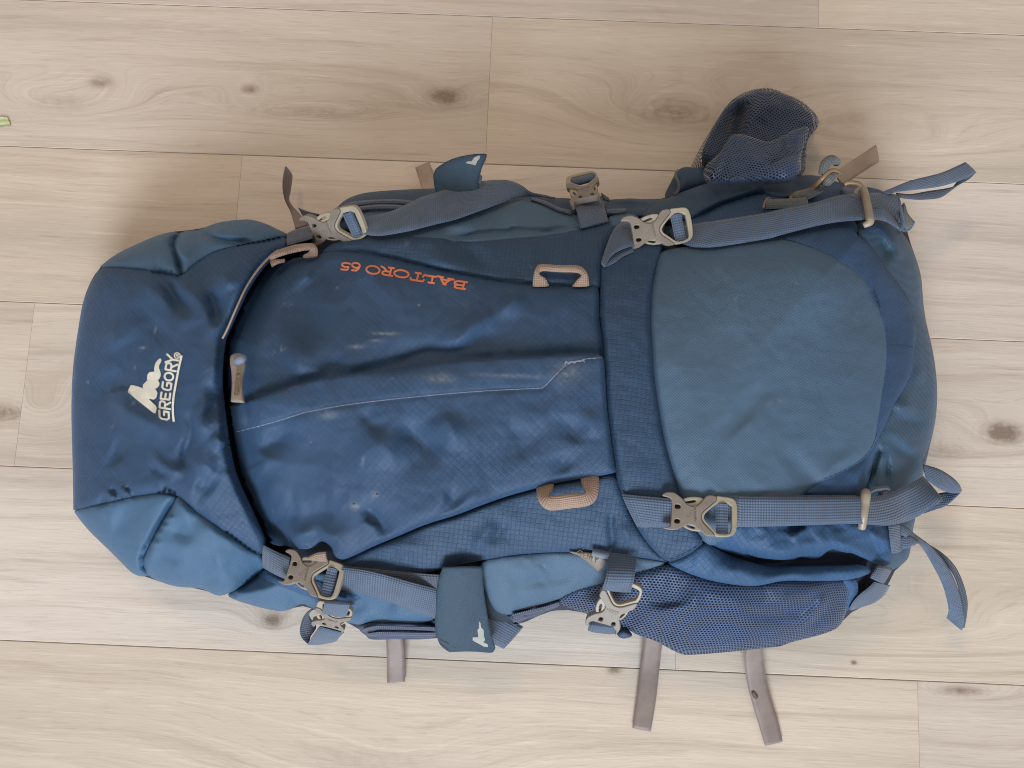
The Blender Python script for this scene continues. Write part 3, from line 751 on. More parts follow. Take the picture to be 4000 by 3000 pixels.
    n4 = N(nt, 'ShaderNodeTexNoise', i_Scale=1.0, i_Detail=2.0); lk.new(c4.outputs[0], n4.inputs['Vector'])
    col = mixc(nt, M_(nt, 'MULTIPLY_ADD', n4.outputs[0], 4.0, -2.3, True), col, mixc(nt, .22, col, (.80, .72, .60)))
    c5 = N(nt, 'ShaderNodeCombineXYZ'); lk.new(M_(nt, 'MULTIPLY', x, 5.0), c5.inputs[0]); lk.new(M_(nt, 'MULTIPLY', g, 95.0), c5.inputs[1]); c5.inputs[2].default_value = idx + 30
    n5 = N(nt, 'ShaderNodeTexNoise', i_Scale=1.0, i_Detail=5.0, i_Roughness=.7); lk.new(c5.outputs[0], n5.inputs['Vector'])
    col = mixc(nt, M_(nt, 'MULTIPLY_ADD', n5.outputs[0], 6.0, -3.3, True), col, mixc(nt, .34, col, (.20, .14, .10)))
    if kring is not None:
        col = mixc(nt, kring, col, mixc(nt, .36, col, (.16, .10, .06)))
    if kdark is not None:
        kn = N(nt, 'ShaderNodeTexNoise', i_Scale=75.0, i_Detail=5.0, i_Roughness=.7); lk.new(tc.outputs['Position'], kn.inputs['Vector'])
        kd = M_(nt, 'MULTIPLY', kdark, M_(nt, 'MULTIPLY_ADD', kn.outputs[0], 2.2, -.35, True))
        col = mixc(nt, M_(nt, 'MINIMUM', M_(nt, 'MULTIPLY', kd, 1.3), .85), col, (.15, .105, .075))
    lk.new(col, bs.inputs['Base Color'])
    lk.new(M_(nt, 'MULTIPLY_ADD', n2.outputs[0], .25, .36), bs.inputs['Roughness'])
    bp = N(nt, 'ShaderNodeBump'); bp.inputs['Strength'].default_value = .25; bp.inputs['Distance'].default_value = .0006
    lk.new(M_(nt, 'ADD', n2.outputs[0], n4.outputs[0]), bp.inputs['Height']); lk.new(bp.outputs[0], bs.inputs['Normal'])
    bs.inputs['Specular IOR Level'].default_value = .35
    return m
def K(px, py, sx, sy, amp, dk):
    w = U(px, py, 0.0); return (float(w[0]), float(w[1]), sx, sy, amp, dk)
Y0 = 0.57056; PW = 0.19; PL = 1.383
jx = {0: 3198, 1: 1910, 2: 938, 3: 97, 4: 2639, 5: 3588}
jy = {0: 50, 1: 350, 2: 700, 3: 1490, 4: 2600, 5: 2830}
BASEC = [(.50, .410, .315), (.48, .395, .305), (.495, .408, .318), (.49, .408, .325), (.49, .41, .335), (.50, .425, .35), (.495, .415, .335)]
KN = {(1, 0): [K(1740, 380, .050, .024, .016, 1.1), K(975, 350, .022, .012, .010, .8), K(390, 320, .035, .018, .008, .7), K(240, 400, .10, .030, .035, .25), K(1220, 440, .13, .020, .028, .3)],
      (1, 1): [K(2640, 440, .11, .042, .040, .45), K(3500, 560, .16, .03, .02, 0)],
      (2, 1): [K(1500, 700, .25, .03, .02, 0)],
      (3, 0): [K(0, 1610, .09, .03, .03, .6)],
      (3, 1): [K(3920, 1690, .045, .026, .018, 1.5), K(3700, 1760, .05, .018, .014, .3), K(170, 1600, .05, .03, .03, 0)],
      (4, 0): [K(1065, 2420, .030, .022, .012, 1.0)],
      (4, 1): [K(3300, 2450, .26, .045, .034, 0), K(3335, 2587, .008, .006, .002, 1.2)],
      (5, 0): [K(1450, 2990, .22, .05, .022, .2), K(2400, 2618, .02, .012, .006, .9)],
      (5, 1): [K(3760, 2700, .06, .012, .014, .7)]}
pi = 0
CH = .0009
for r in range(-2, 9):
    ya = Y0 - r * PW; yb = ya - PW
    # row r lies between joint line r-1 and r ; row 0 is the one above the first line
    rr = r - 0
    row = r
    y_top = Y0 + PW - r * PW; y_bot = y_top - PW
    if row in jx: xj = float(U(jx[row], jy[row], 0.0)[0])
    else: xj = random.uniform(-.6, .6)
    for k in (-2, -1, 0, 1):
        xa = xj + (k - 0) * PL - PL * 1 + PL; xb = xa + PL
        xa, xb = xj + k * PL, xj + (k + 1) * PL
        gx = .00006; gy = .00028
        X0, X1, Y1, Y2 = xa + gx, xb - gx, y_bot + gy, y_top - gy
        c = .0006; ce = .0001
        V = [(X0, Y1, -.0014), (X1, Y1, -.0014), (X1, Y2, -.0014), (X0, Y2, -.0014),
             (X0, Y1, -c), (X1, Y1, -c), (X1, Y2, -c), (X0, Y2, -c),
             (X0 + ce, Y1 + c, 0), (X1 - ce, Y1 + c, 0), (X1 - ce, Y2 - c, 0), (X0 + ce, Y2 - c, 0)]
        Fc = [(0, 3, 2, 1), (8, 9, 10, 11)]
        for a in (0, 4):
            for i in range(4): j = (i + 1) % 4; Fc.append((a + i, a + j, a + 4 + j, a + 4 + i))
        kk = KN.get((row, k + 1 if row not in (3, 4, 5, 1, 2, 0) else k + 1), [])
        bc = BASEC[(row * 2 + k * 3) % len(BASEC)]
        jf = 1 + random.uniform(-.05, .05); bc = (bc[0] * .965, bc[1] * .998, bc[2] * 1.065)
        wm = wood(pi, tuple(v * jf for v in bc), kk, random.uniform(.10, .30))
        o = build("plank", V, Fc, wm, floor, None, None, None, True)
        pi += 1

# ================================================================== BACKPACK
bag = bpy.data.objects.new("backpack", None); COL.objects.link(bag)
bag.location = (0, 0, 0)
bag['label'] = "large blue trekking backpack with grey straps and tan buckles lying on the oak floor"
bag['category'] = "backpack"

# inner shell closing the pack down to the floor
def shell():
    P = HULL_R
    cen = P.mean(0)
    rings = [(0.985, None), (0.985, .055), (.97, .025), (.95, .003)]
    X, Y = P[:, 0], P[:, 1]
    n = len(P)
    V = []
    Wtop = U(X, Y, np.full(n, .083)); c3 = Wtop.mean(0)
    for s, z in ((.985, .078), (.985, .055), (.97, .025), (.945, .003)):
        w = c3 + (Wtop - c3) * s; w[:, 2] = z; V.append(w)
    Fc = []
    for k in range(3):
        for i in range(n):
            j = (i + 1) % n; Fc.append((k * n + i, (k + 1) * n + i, (k + 1) * n + j, k * n + j))
    Vs = np.vstack(V)
    build("side_wall", Vs, Fc, M['shell'], bag, Vs[:, :2])
shell()
panel("inner_shell", [tuple(p) for p in resample(HULL_R, 60)], M['shell'], bag, off=-.014, puff=0, step=24, skirt=.01, sm=0, roll=.008, rw=25, crinkle=0, zf=lambda X, Y: under_lid(X, Y) - .03 * np.exp(-(segdist(X, Y, LID_GAP, False)[0] / 90.0) ** 2))

# --- side of the pack, upper
panel("back_edge", Z4(300, 900, 380, 790, 470, 690, 560, 610, 700, 560, 900, 540, 1300, 520, 1800, 520, 2200, 560) + Z7(370, 600, 500, 625, 800, 635, 1000, 602, 1200, 625, 1380, 600, 1400, 690, 1250, 760, 900, 760, 500, 760, 200, 660, 0, 650) + Z4(1900, 800, 1200, 800, 600, 880),
      M['teal'], bag, off=-.006, puff=.006, pw=40, skirt=.03)
panel("side_panel", Z4(560, 900, 640, 730, 800, 705, 1000, 690, 1300, 660, 1700, 600, 2100, 600) + Z7(60, 600, 200, 620, 400, 700, 540, 745, 640, 800, 620, 880, 300, 930, 0, 960) + Z4(1900, 990, 1500, 1010, 1000, 960),
      M['slate'], bag, off=-.001, puff=.004, skirt=.012)
panel("side_panel_hem", Z4(1480, 985, 1600, 930, 1900, 905) + Z7(0, 890, 200, 892, 380, 880, 620, 840, 640, 880, 300, 950, 0, 975) + Z4(1700, 1010), M['slate'], bag, off=.001, puff=.003, pw=20, skirt=.005, step=9)
panel("side_panel", Z7(820, 770, 900, 750, 1000, 735, 1080, 755, 1110, 790, 1000, 830, 900, 860, 840, 850), M['slate'], bag, off=.003, puff=.005, pw=22, skirt=.012, step=9)
# zippers, upper
strap("zipper", [(a, b, -.0045) for a, b in zip(Z4(455, 745, 520, 680, 620, 640, 800, 622, 1000, 618, 1200, 640), Z4(470, 770, 545, 705, 640, 672, 800, 652, 1000, 650, 1200, 672))], M['coil'], bag, label="dark blue zipper coil")
strap("zipper", [(a, b, -.0060) for a, b in zip(Z4(445, 790, 520, 730, 620, 690, 800, 665, 1000, 665, 1150, 690), Z4(450, 830, 530, 765, 640, 720, 800, 698, 1000, 698, 1150, 720))], M['coil'], bag)
strap("zipper", [(a, b, -.005) for a, b in zip(Z7(170, 600, 280, 630, 400, 685, 520, 715), Z7(160, 620, 270, 655, 390, 712, 510, 745))], M['coil'], bag)
strap("zipper", [(a, b, -.006) for a, b in zip(Z7(815, 700, 900, 700, 985, 698), Z7(815, 735, 900, 735, 985, 725))], M['coil'], bag)

# --- side of the pack, lower
panel("side_panel", Z3(1500, 715, 1600, 765, 1780, 820, 1960, 860, 2060, 850, 2150, 790, 2212, 800) + Z6(180, 1010, 260, 1050, 330, 1100, 420, 1150, 590, 1180, 680, 1200, 740, 1170, 900, 1170, 1310, 1190, 1400, 1000, 1400, 800, 1000, 760, 500, 740, 0, 760) + Z3(1900, 480, 1750, 560, 1640, 640),
      M['slate2'], bag, off=-.004, puff=.006, skirt=.03, label="pale blue satin side panel below the lid")
panel("side_wing", Z3(1770, 555, 1840, 490, 1900, 500, 2050, 590, 2212, 650) + Z6(200, 770, 500, 880, 745, 955, 700, 985, 560, 1003, 400, 1000, 200, 950, 0, 870) + Z3(1900, 610), M['rip3'], bag, off=.001, puff=.004, pw=30, skirt=.006, step=9)
panel("zipper_garage", Z6(655, 1215, 700, 1195, 800, 1175, 1000, 1180, 1330, 1190, 1345, 1325, 1100, 1312, 950, 1322, 800, 1327, 740, 1312, 735, 1290, 690, 1265), M['navy_trim'], bag, off=-.003, puff=.006, pw=18, skirt=.02, step=8)
strap("zipper", [(a, b, -.006) for a, b in zip(Z6(700, 1232, 800, 1205, 950, 1205, 1150, 1210, 1330, 1215), Z6(715, 1255, 810, 1232, 950, 1232, 1150, 1238, 1330, 1245))], M['coil'], bag)
strap("zipper", [(a, b, -.006) for a, b in zip(Z6(740, 1270, 830, 1258, 950, 1258, 1150, 1262, 1330, 1262), Z6(750, 1295, 840, 1285, 950, 1285, 1150, 1290, 1330, 1290))], M['coil'], bag)
panel("side_panel", Z6(1690, 650, 1900, 600, 2210, 575) + Z9(0, 805, 300, 785, 700, 790, 1000, 810, 1340, 870, 1300, 910, 1060, 985, 800, 1070, 550, 1135, 400, 1200, 200, 1260, 0, 1310) + Z6(2080, 1090, 1990, 1110, 1900, 1105, 1830, 1060, 1760, 900),
      M['slate'], bag, off=-.001, puff=.005, skirt=.015)
panel("zipper_garage", Z6(1930, 1125, 1990, 1112, 2100, 1080, 2210, 1030) + Z9(100, 1270, 250, 1235, 400, 1195, 430, 1255, 300, 1300, 200, 1352, 100, 1372, 40, 1432, -20, 1400) + Z6(2080, 1200), M['navy_trim'], bag, off=-.004, puff=.006, pw=18, skirt=.03, step=8)
strap("zipper", [(a, b, -.0055) for a, b in zip(Z6(1990, 1150, 2100, 1110) + Z9(0, 1330, 150, 1290, 300, 1255, 400, 1222), Z6(2000, 1175, 2110, 1138) + Z9(10, 1360, 160, 1318, 310, 1280, 405, 1248))], M['coil'], bag)

# --- dark wings beside the front panel
panel("side_wing", Z4(330, 1090, 400, 1020, 500, 980, 700, 930, 1000, 922, 1200, 945, 1300, 942, 1400, 948, 1480, 985, 1600, 975, 1800, 960, 2000, 945, 2210, 938) +
      Z7(300, 910, 580, 880, 700, 830, 860, 800, 900, 830, 860, 930, 800, 1080, 778, 1200, 775, 1390, 690, 1385, 400, 1378, 100, 1362) + Z4(1900, 1340, 1700, 1305, 1400, 1245, 1100, 1175, 900, 1125, 700, 1085, 470, 1075),
      M['rip2'], bag, off=.002, puff=.0035, pw=30, skirt=.006)
panel("side_wing", Z6(500, 690, 520, 655, 600, 607, 800, 502, 1000, 422, 1250, 312, 1500, 242, 1750, 142, 1950, 72, 2150, 17) + Z9(200, 226, 360, 182, 590, 142, 740, 122, 895, 92, 960, 290, 1000, 420, 1080, 570, 1150, 680, 1250, 800, 1350, 880, 1340, 872, 1080, 832, 830, 802, 560, 790, 300, 790, 0, 812) +
      Z6(1800, 627, 1600, 662, 1400, 702, 1280, 742, 1150, 748, 950, 735, 800, 722, 640, 705),
      M['rip2'], bag, off=.002, puff=.0035, pw=30, skirt=.006)

# --- front panel: the part above the zipper flap, and the part that carries the flap
FP_UP = Z4(370, 1074, 470, 1064, 700, 1074, 900, 1114, 1100, 1164, 1400, 1234, 1700, 1294, 1900, 1329, 2110, 1349) + Z7(400, 1366, 690, 1374, 758, 1378, 752, 1650) + Z8(765, 180, 782, 300, 790, 420, 780, 480)
FLAP_ST = Z2(1600, 635, 1900, 560, 2210, 460) + Z5(200, 910, 500, 850, 900, 800, 1300, 760, 1700, 725, 2210, 700) + Z8(270, 700, 270, 700, 370, 590, 470, 490, 630, 445, 785, 435)
FLAP_TOP = Z2(1480, 425, 1650, 385, 1900, 300, 2210, 215) + Z5(0, 720, 200, 650, 500, 590, 900, 550, 1200, 500, 1500, 465, 1800, 445, 2210, 428) + Z8(300, 425, 600, 410, 785, 405)
front = panel("front_panel", FP_UP + Z8(300, 520, 0, 540) + Z5(1800, 560, 1000, 640, 400, 720, 0, 830) + Z2(1800, 480, 1470, 560, 1400, 300, 1400, 0) + Z1(1400, 1500, 1430, 1350, 1500, 1150, 1640, 960, 1750, 860, 1900, 750, 2100, 690) + Z4(60, 1130, 200, 1110, 290, 1120, 340, 1090),
      M['rip'], bag, off=.004, puff=.004, pw=40, skirt=.010, step=10, zf=lambda X, Y: under_lid(X, Y) - .0045 * np.exp(-(segdist(X, Y, FLAP_TOP, False)[0] / 26.0) ** 2))
lower = panel("front_panel", FLAP_TOP + Z8(800, 500, 808, 650, 818, 850, 838, 1000, 858, 1150, 878, 1300, 898, 1430) + Z9(890, 104, 740, 134, 590, 154, 360, 194, 200, 239) + Z6(2150, 29, 1950, 84, 1750, 154, 1500, 254, 1250, 324, 1000, 434, 800, 514, 600, 612, 520, 640, 450, 600, 440, 530, 380, 480, 330, 470, 250, 545, 130, 540, 0, 500) +
      Z3(2050, 280, 1950, 300, 1850, 240, 1770, 120) + Z2(1720, 1350, 1640, 1180, 1560, 1060, 1500, 850, 1440, 600),
      M['rip'], bag, off=.0095, puff=.003, pw=30, skirt=.010, step=10, roll=.0006, rw=6, zf=lambda X, Y: under_lid(X, Y) + .0055 * np.exp(-segdist(X, Y, FLAP_TOP, False)[0] / 85.0) - .0014 * np.exp(-(segdist(X, Y, FLAP_ST, False)[0] / 10.0) ** 2))
stitches("stitching", [(FLAP_ST, .0095)], M['thread'], lower)
stitches("stitching", [(Z8(455, 500, 470, 455, 480, 500, 495, 455, 510, 495, 525, 455, 540, 495, 555, 450, 570, 490, 585, 445, 600, 485, 615, 440, 628, 480), .0100)], M['thread'], lower, w=4, dash=14, gap=1)
# stitched edge of the band and small holes in the cloth
for p in Z6(625, 150, 822, 68): flatshape("worn_hole", [[(p[0] + 5 * math.cos(a * .9), p[1] + 4 * math.sin(a * .9)) for a in range(7)]], M['black'], lower, .0002, .0002, drape(lower))

# --- compression band
band = panel("compression_band", Z7(780, 1190, 810, 1060, 870, 920, 1000, 830, 1100, 780, 1200, 745, 1330, 745) + BAND_R[:] + Z9(1460, 380, 1540, 520, 1600, 620, 1658, 690, 1615, 765, 1500, 825, 1352, 884, 1250, 800, 1150, 680, 1080, 570, 1010, 420) + BAND_L[::-1],
      M['rip2'], bag, off=.007, puff=.003, pw=30, skirt=.008, step=9)
stitches("stitching", [(BAND_L[1:], .0085), ], M['threadk'], band)

# --- big front pocket with its trim
PK = Z7(1300, 1040) + ZA(-200, 1010, 0, 975, 300, 945, 450, 970, 700, 1060, 900, 1160, 1000, 1230, 1080, 1320, 1130, 1390, 1180, 1500, 1230, 1659) + ZB(1245, 120, 1268, 300, 1265, 450, 1245, 600, 1215, 780, 1200, 900, 1180, 1050, 1150, 1170, 1100, 1270, 980, 1370, 850, 1440, 700, 1500, 600, 1560, 520, 1625) + \
     ZC(400, 420, 150, 520, 60, 572) + Z9(1900, 652, 1745, 742, 1660, 710, 1560, 560, 1450, 320) + BAND_R[::-1][1:-1]
pocket = panel("front_pocket", PK, M['slate'], bag, off=.006, puff=.008, pw=70, skirt=.012, step=10, crinkle=.0006)
stitches('stitching', [(ZA(300, 952, 450, 977, 700, 1067, 900, 1167, 1000, 1237, 1080, 1327, 1130, 1397, 1180, 1507, 1222, 1659) + ZB(1237, 122, 1260, 300, 1257, 450, 1237, 600, 1207, 780, 1192, 900, 1172, 1050, 1142, 1165, 1092, 1262, 975, 1360, 845, 1430, 700, 1488), 0)], M['threadk'], pocket, w=3.2, dash=16, gap=4)
panel("pocket_trim", ZA(250, 930, 450, 900, 700, 870, 860, 845, 960, 880, 1000, 935, 1080, 980, 1150, 1080, 1210, 1150, 1230, 1210, 1300, 1290, 1400, 1420, 1450, 1500, 1470, 1620) + ZB(1500, 130, 1505, 280, 1480, 350, 1475, 520, 1450, 600, 1380, 730, 1300, 860, 1260, 960, 1210, 1070, 1150, 1180, 1100, 1180, 1150, 900, 1200, 500, 1190, 200) + ZA(1100, 1500, 1000, 1300, 800, 1150, 500, 1030),
      M['suede'], bag, off=.004, puff=.004, pw=25, skirt=.008, step=9)
stitches("stitching", [(ZB(1275, 322, 1340, 318, 1400, 335, 1485, 342), .009)], M['threadk'], bag, w=3.5)
panel("pocket_trim", ZB(1170, 1100, 1195, 1120, 1160, 1220, 1140, 1300, 1120, 1400, 1080, 1540, 1000, 1620, 500, 1640, 560, 1540, 800, 1420, 1000, 1320, 1080, 1240), M['rip3'], bag, off=.003, puff=.004, pw=22, skirt=.012, step=9)
# upper right: sleeve of the side pocket and the cloth under the strap
panel("side_wing", ZD(350, 1470, 700, 1320, 950, 1240, 1080, 1225, 1250, 1260, 1420, 1300, 1700, 1300, 1900, 1500, 1850, 1650, 1500, 1720, 900, 1730, 500, 1700, 200, 1600), M['rip2'], bag, off=.0005, puff=.004, pw=30, skirt=.008)
panel("side_pocket", Z7(1110, 760, 1180, 700, 1260, 640, 1380, 590, 1500, 540, 1700, 470, 1900, 435) + ZD(860, 1095, 1000, 1130, 1200, 1105, 1420, 1070, 1545, 1072, 1620, 1150, 1500, 1200, 1330, 1260, 1200, 1260, 1050, 1215, 950, 1245, 700, 1325, 470, 1445) + Z7(1450, 790, 1250, 800),
      M['teal'], bag, off=.004, puff=.007, pw=30, skirt=.03, step=9)
panel("side_wing", ZA(650, 430, 720, 430, 830, 470, 1000, 500, 1150, 520, 1250, 560, 1300, 700, 1000, 700, 700, 650, 500, 640), M['rip2'], bag, off=-.002, puff=.005, pw=20, skirt=.03, step=9)

# --- base
panel("base_panel", ZA(950, 820, 1150, 790, 1300, 815, 1390, 910, 1450, 1000, 1510, 1150, 1550, 1300, 1560, 1500, 1580, 1659) + ZB(1620, 260, 1660, 450, 1685, 680, 1680, 900, 1650, 1080, 1610, 1230, 1575, 1400, 1540, 1500) + ZC(1500, 470, 1490, 520, 1465, 640, 1450, 800, 1420, 870, 1300, 945, 1200, 960, 1150, 700, 1150, 300) +
      ZB(1100, 1450, 1150, 1150, 1250, 900, 1400, 600, 1420, 300, 1400, 0) + ZA(1350, 1500, 1200, 1250, 1050, 1000),
      M['base'], bag, off=-.002, puff=.004, pw=40, skirt=.04, step=10)

# --- lower right: ripstop side pocket, its dark mouth, its hem, and the mesh pocket
panel("side_wing", Z9(1600, 560, 1900, 520, 2200, 480) + ZC(300, 480, 800, 470, 1100, 480, 1262, 540, 1285, 700, 1300, 880, 1270, 905, 1190, 898, 1050, 840, 980, 797, 880, 795, 800, 755, 740, 775, 640, 862, 500, 822, 440, 862, 250, 852, 100, 832, 0, 795) + Z9(2100, 850, 1900, 800, 1750, 745, 1650, 690),
      M['rip3'], bag, off=.003, puff=.005, pw=28, skirt=.014, step=9, crinkle=.0032)
hem = panel("pocket_hem", Z9(1352, 886, 1500, 815, 1662, 695, 1750, 755, 1900, 825, 2050, 875, 2212, 910) + ZC(250, 902, 500, 922, 700, 915, 900, 918, 1060, 898, 1115, 945, 1110, 970, 1000, 1012, 880, 1035, 600, 1042, 350, 1032, 150, 1082, 0, 1082) + Z9(2050, 1085, 1900, 1070, 1700, 1035, 1500, 965, 1400, 915),
      M['rip3'], bag, off=.006, puff=.005, pw=26, skirt=.012, step=9, crinkle=.0022)
stitches("stitching", [(Z9(1355, 875, 1420, 850, 1500, 815, 1580, 760, 1655, 700), .0085)], M['threadk'], bag, w=4, dash=18)
MESH = Z9(1352, 895, 1420, 920, 1600, 1000, 1900, 1060, 2212, 1078) + ZC(150, 1078, 350, 1025, 600, 1035, 860, 1028, 925, 1100, 918, 1200, 900, 1300, 852, 1432, 700, 1500, 400, 1572) + \
    ZE(1660, 500, 1500, 512, 1360, 532, 1000, 565, 860, 572, 800, 568, 720, 530, 560, 440, 420, 402, 350, 355) + Z9(940, 1440, 930, 1330, 700, 1340, 550, 1290, 430, 1250, 400, 1200, 550, 1125, 700, 1090, 900, 1030, 1060, 975, 1200, 945)
mesh = panel("mesh_pocket", MESH, M['net'], bag, off=.002, puff=.008, pw=45, skirt=.006, step=9)
panel("mesh_pocket_lining", MESH, M['shell'], bag, off=-.008, puff=.004, pw=45, skirt=0, step=16)
panel("pocket_hem", ZC(850, 1030, 960, 1010, 1000, 1040, 1000, 1170, 985, 1180, 930, 1280, 895, 1310, 915, 1200, 925, 1110), M['rip3'], bag, off=.003, puff=.003, pw=16, skirt=.02, step=8)
panel("pocket_hem", Z9(900, 1500, 955, 1420, 1000, 1450, 1050, 1510, 1010, 1530, 945, 1540), M['navy_trim'], bag, off=.002, puff=.003, pw=14, skirt=.02, step=7)

# --- mesh bottle sleeve standing out at the top
def zbottle(h, slope=0):
    def f(X, Y): return np.full(X.shape, h) + slope * (Y - 600) / 100.0
    return f
sl_o = bag
panel("bottle_sleeve", ZD(640, 1130, 560, 1040, 505, 900, 520, 830, 590, 720, 660, 600, 760, 450, 850, 380, 950, 335, 1070, 315, 1170, 325, 1250, 370, 1350, 400, 1450, 470, 1530, 550, 1555, 610, 1530, 670, 1450, 745, 1430, 900, 1430, 1080, 1200, 1120, 800, 1140),
      M['net2'], bag, zf=lambda X, Y: .060 + 0 * X - .012 * np.exp(-((X - 3010) / 120) ** 2 - ((Y - 490) / 70) ** 2) + .016 * np.exp(-((X - (2830 - (Y - 420) * .52)) / 30) ** 2) - .034 * np.exp(-((X - (2895 - (Y - 420) * .25)) / 34) ** 2) * np.clip((Y - 390) / 60, 0, 1) + .004 * np.sin((X + Y) / 38), puff=.045, pw=75, skirt=.045, step=9, roll=.004, crinkle=.003, label="navy mesh bottle sleeve turned up beside the pack")
panel("bottle_sleeve_lining", ZD(640, 1130, 560, 1040, 520, 900, 590, 740, 660, 620, 760, 470, 950, 355, 1170, 345, 1350, 420, 1530, 600, 1430, 745, 1410, 1080), M['shell'], bag, zf=lambda X, Y: .022 + 0 * X, puff=.012, pw=75, skirt=0, step=16)
panel("bottle_sleeve_fold", ZD(600, 1120, 560, 990, 620, 940, 720, 850, 750, 770, 795, 712, 860, 715, 950, 735, 1040, 765, 1110, 785, 1200, 750, 1300, 692, 1380, 660, 1470, 640, 1440, 760, 1405, 850, 1392, 900, 1395, 1080, 1200, 1110, 800, 1130),
      M['net2'], bag, zf=lambda X, Y: .122 + .018 * np.clip((Y - 560) / 150, 0, 1) + .009 * np.exp(-((X - (2830 - (Y - 560) * .35)) / 22) ** 2), puff=.010, pw=30, skirt=.012, step=9, crinkle=.002)
panel("bottle_sleeve_hem", ZD(740, 1110, 860, 1070, 1000, 1025, 1200, 945, 1380, 880, 1392, 900, 1396, 1078, 1200, 1112, 900, 1130), M['net_back'], bag, zf=lambda X, Y: .142 + .006 * np.sin(X / 40), puff=.002, pw=25, skirt=.008, step=9)
panel("hip_wing", ZD(300, 1250, 295, 1150, 288, 1070, 340, 1015, 400, 995, 480, 1010, 545, 1000, 600, 1120, 560, 1180, 400, 1230), M['teal'], bag, zf=lambda X, Y: .075 + 0 * X, puff=.012, pw=22, skirt=.05, step=8)
tube("hip_wing_piping", ZD(300, 1240, 330, 1200, 330, 1130, 305, 1075, 330, 1030), [.10, .10, .10, .095, .09], .0016, M['slate2'] if False else M['olive'], bag)

# ================================================================== LID
BU = Z1(415, 760, 600, 765, 860, 790, 1000, 810, 1110, 835)
BU2 = Z1(1130, 830, 1190, 770, 1290, 690, 1400, 625, 1600, 570, 1750, 545, 1880, 520, 2035, 485)
BL = Z2(195, 1312, 330, 1280, 510, 1240, 700, 1195, 860, 1170, 1000, 1155, 1088, 1187)
BL2 = Z2(1092, 1187, 1200, 1290, 1350, 1400, 1500, 1510) + Z3(1600, 245, 1700, 320, 1820, 388)
lid = panel("lid", BU + BU2 + LID_EDGE[1:-1] + BL2[::-1] + BL[::-1] + LID_LEFT[:-1], M['rip'], bag, off=.010, puff=.006, pw=60, skirt=.008, step=9, roll=.003, label="dark blue lid of the backpack with embroidered logo")
panel("lid_gusset", [LID_TOP[0]] + LID_TOP[1:5] + Z1(1100, 470, 1055, 520, 1050, 560, 1075, 640, 1110, 760, 1120, 838) + BU[::-1][1:], M['slate2'], lid, off=.0085, puff=.008, pw=40, skirt=.035, step=9)
panel("lid_gusset", Z1(1060, 520, 1110, 460, 1200, 440, 1270, 445, 1420, 375, 1600, 350, 1740, 345, 1900, 400, 2035, 480) + BU2[::-1] + Z1(1115, 760, 1075, 640, 1052, 560), M['slate2'], lid, off=.0105, puff=.008, pw=40, skirt=.035, step=9)
panel("lid_gusset", BL[:-1] + Z2(1085, 1192, 1000, 1330, 930, 1450, 870, 1560, 822, 1655) + Z3(790, 400, 795, 470, 833, 553) + LID_BOT[10:], M['slate2'], lid, off=.0085, puff=.008, pw=40, skirt=.035, step=9)
panel("lid_gusset", BL2 + Z3(1830, 480) + LID_BOT[1:10] + Z3(797, 470, 793, 400) + Z2(825, 1655, 873, 1560, 933, 1450, 1003, 1330, 1086, 1196), M['slate2'], lid, off=.0105, puff=.008, pw=40, skirt=.035, step=9)
stitches("stitching", [(BL[1:], .012), (BL2[3:], .0125), (BU[2:], .012), (BU2[4:], .0125)], M['threadk'], lid, w=3)
tube("lid_piping", Z1(1960, 615, 1910, 650, 1800, 765, 1690, 925, 1600, 1115, 1520, 1300, 1480, 1375), [-.016, -.016, -.016, -.016, -.016, -.016, -.014], .0010, M['tan2'], lid)
# logo: mountain + wordmark
LO = .0002; DL = drape(lid)
flatshape("embroidered_logo", [ZL(245, 618, 300, 625, 380, 648, 440, 672, 520, 690, 600, 680, 640, 690, 665, 745, 645, 820, 605, 850, 560, 840, 530, 845, 580, 890, 640, 945, 652, 985, 640, 1050, 625, 1068, 590, 1050, 450, 940, 300, 820, 195, 730, 208, 690),
     ZL(430, 650, 440, 610, 500, 550, 560, 530, 670, 540, 697, 590, 690, 630, 650, 672, 600, 684, 520, 692, 440, 676),
     ZL(500, 500, 510, 450, 540, 415, 610, 408, 690, 425, 716, 470, 690, 525, 670, 545, 560, 536, 500, 545),
     ZL(612, 380, 618, 320, 640, 260, 690, 205, 712, 200, 727, 220, 720, 260, 690, 310, 690, 360, 712, 420, 716, 470, 690, 530, 660, 525, 625, 440)], M['ivory'], lid, LO, .0008, DL)
lettering("embroidered_wordmark", SANS, [(c, *ZL(*a), *ZL(*b), *ZL(*d)) for c, a, b, d in (
     ('G', (868, 1192), (862, 1035), (676, 1158)), ('R', (862, 1015), (872, 880), (678, 985)), ('E', (866, 866), (884, 745), (694, 845)),
     ('G', (888, 728), (908, 590), (712, 690)), ('O', (908, 585), (945, 430), (742, 545)), ('R', (952, 420), (980, 285), (765, 385)), ('Y', (972, 300), (1005, 170), (785, 265)))], M['ivory'], lid, LO, 8.0, DL)
flatshape("embroidered_wordmark", [stroke_poly(catmull(ZL(920, 1195, 908, 1080, 905, 960, 918, 800, 945, 640, 975, 480, 1005, 320, 1045, 155), 4), 8.5)], M['ivory'], lid, LO, .0007, DL)
rg = [stroke_poly(ZL(*[v for p in arc(973, 155, 46, 44, 0, 355, 20) for v in p]), 4.0)]
flatshape("embroidered_wordmark", rg, M['ivory'], lid, LO, .0007, DL)
lettering("embroidered_wordmark", SANS, [('R', ZL(995, 175)[0], ZL(1000, 135)[0], ZL(950, 165)[0])], M['ivory'], lid, LO, 3.0, DL)
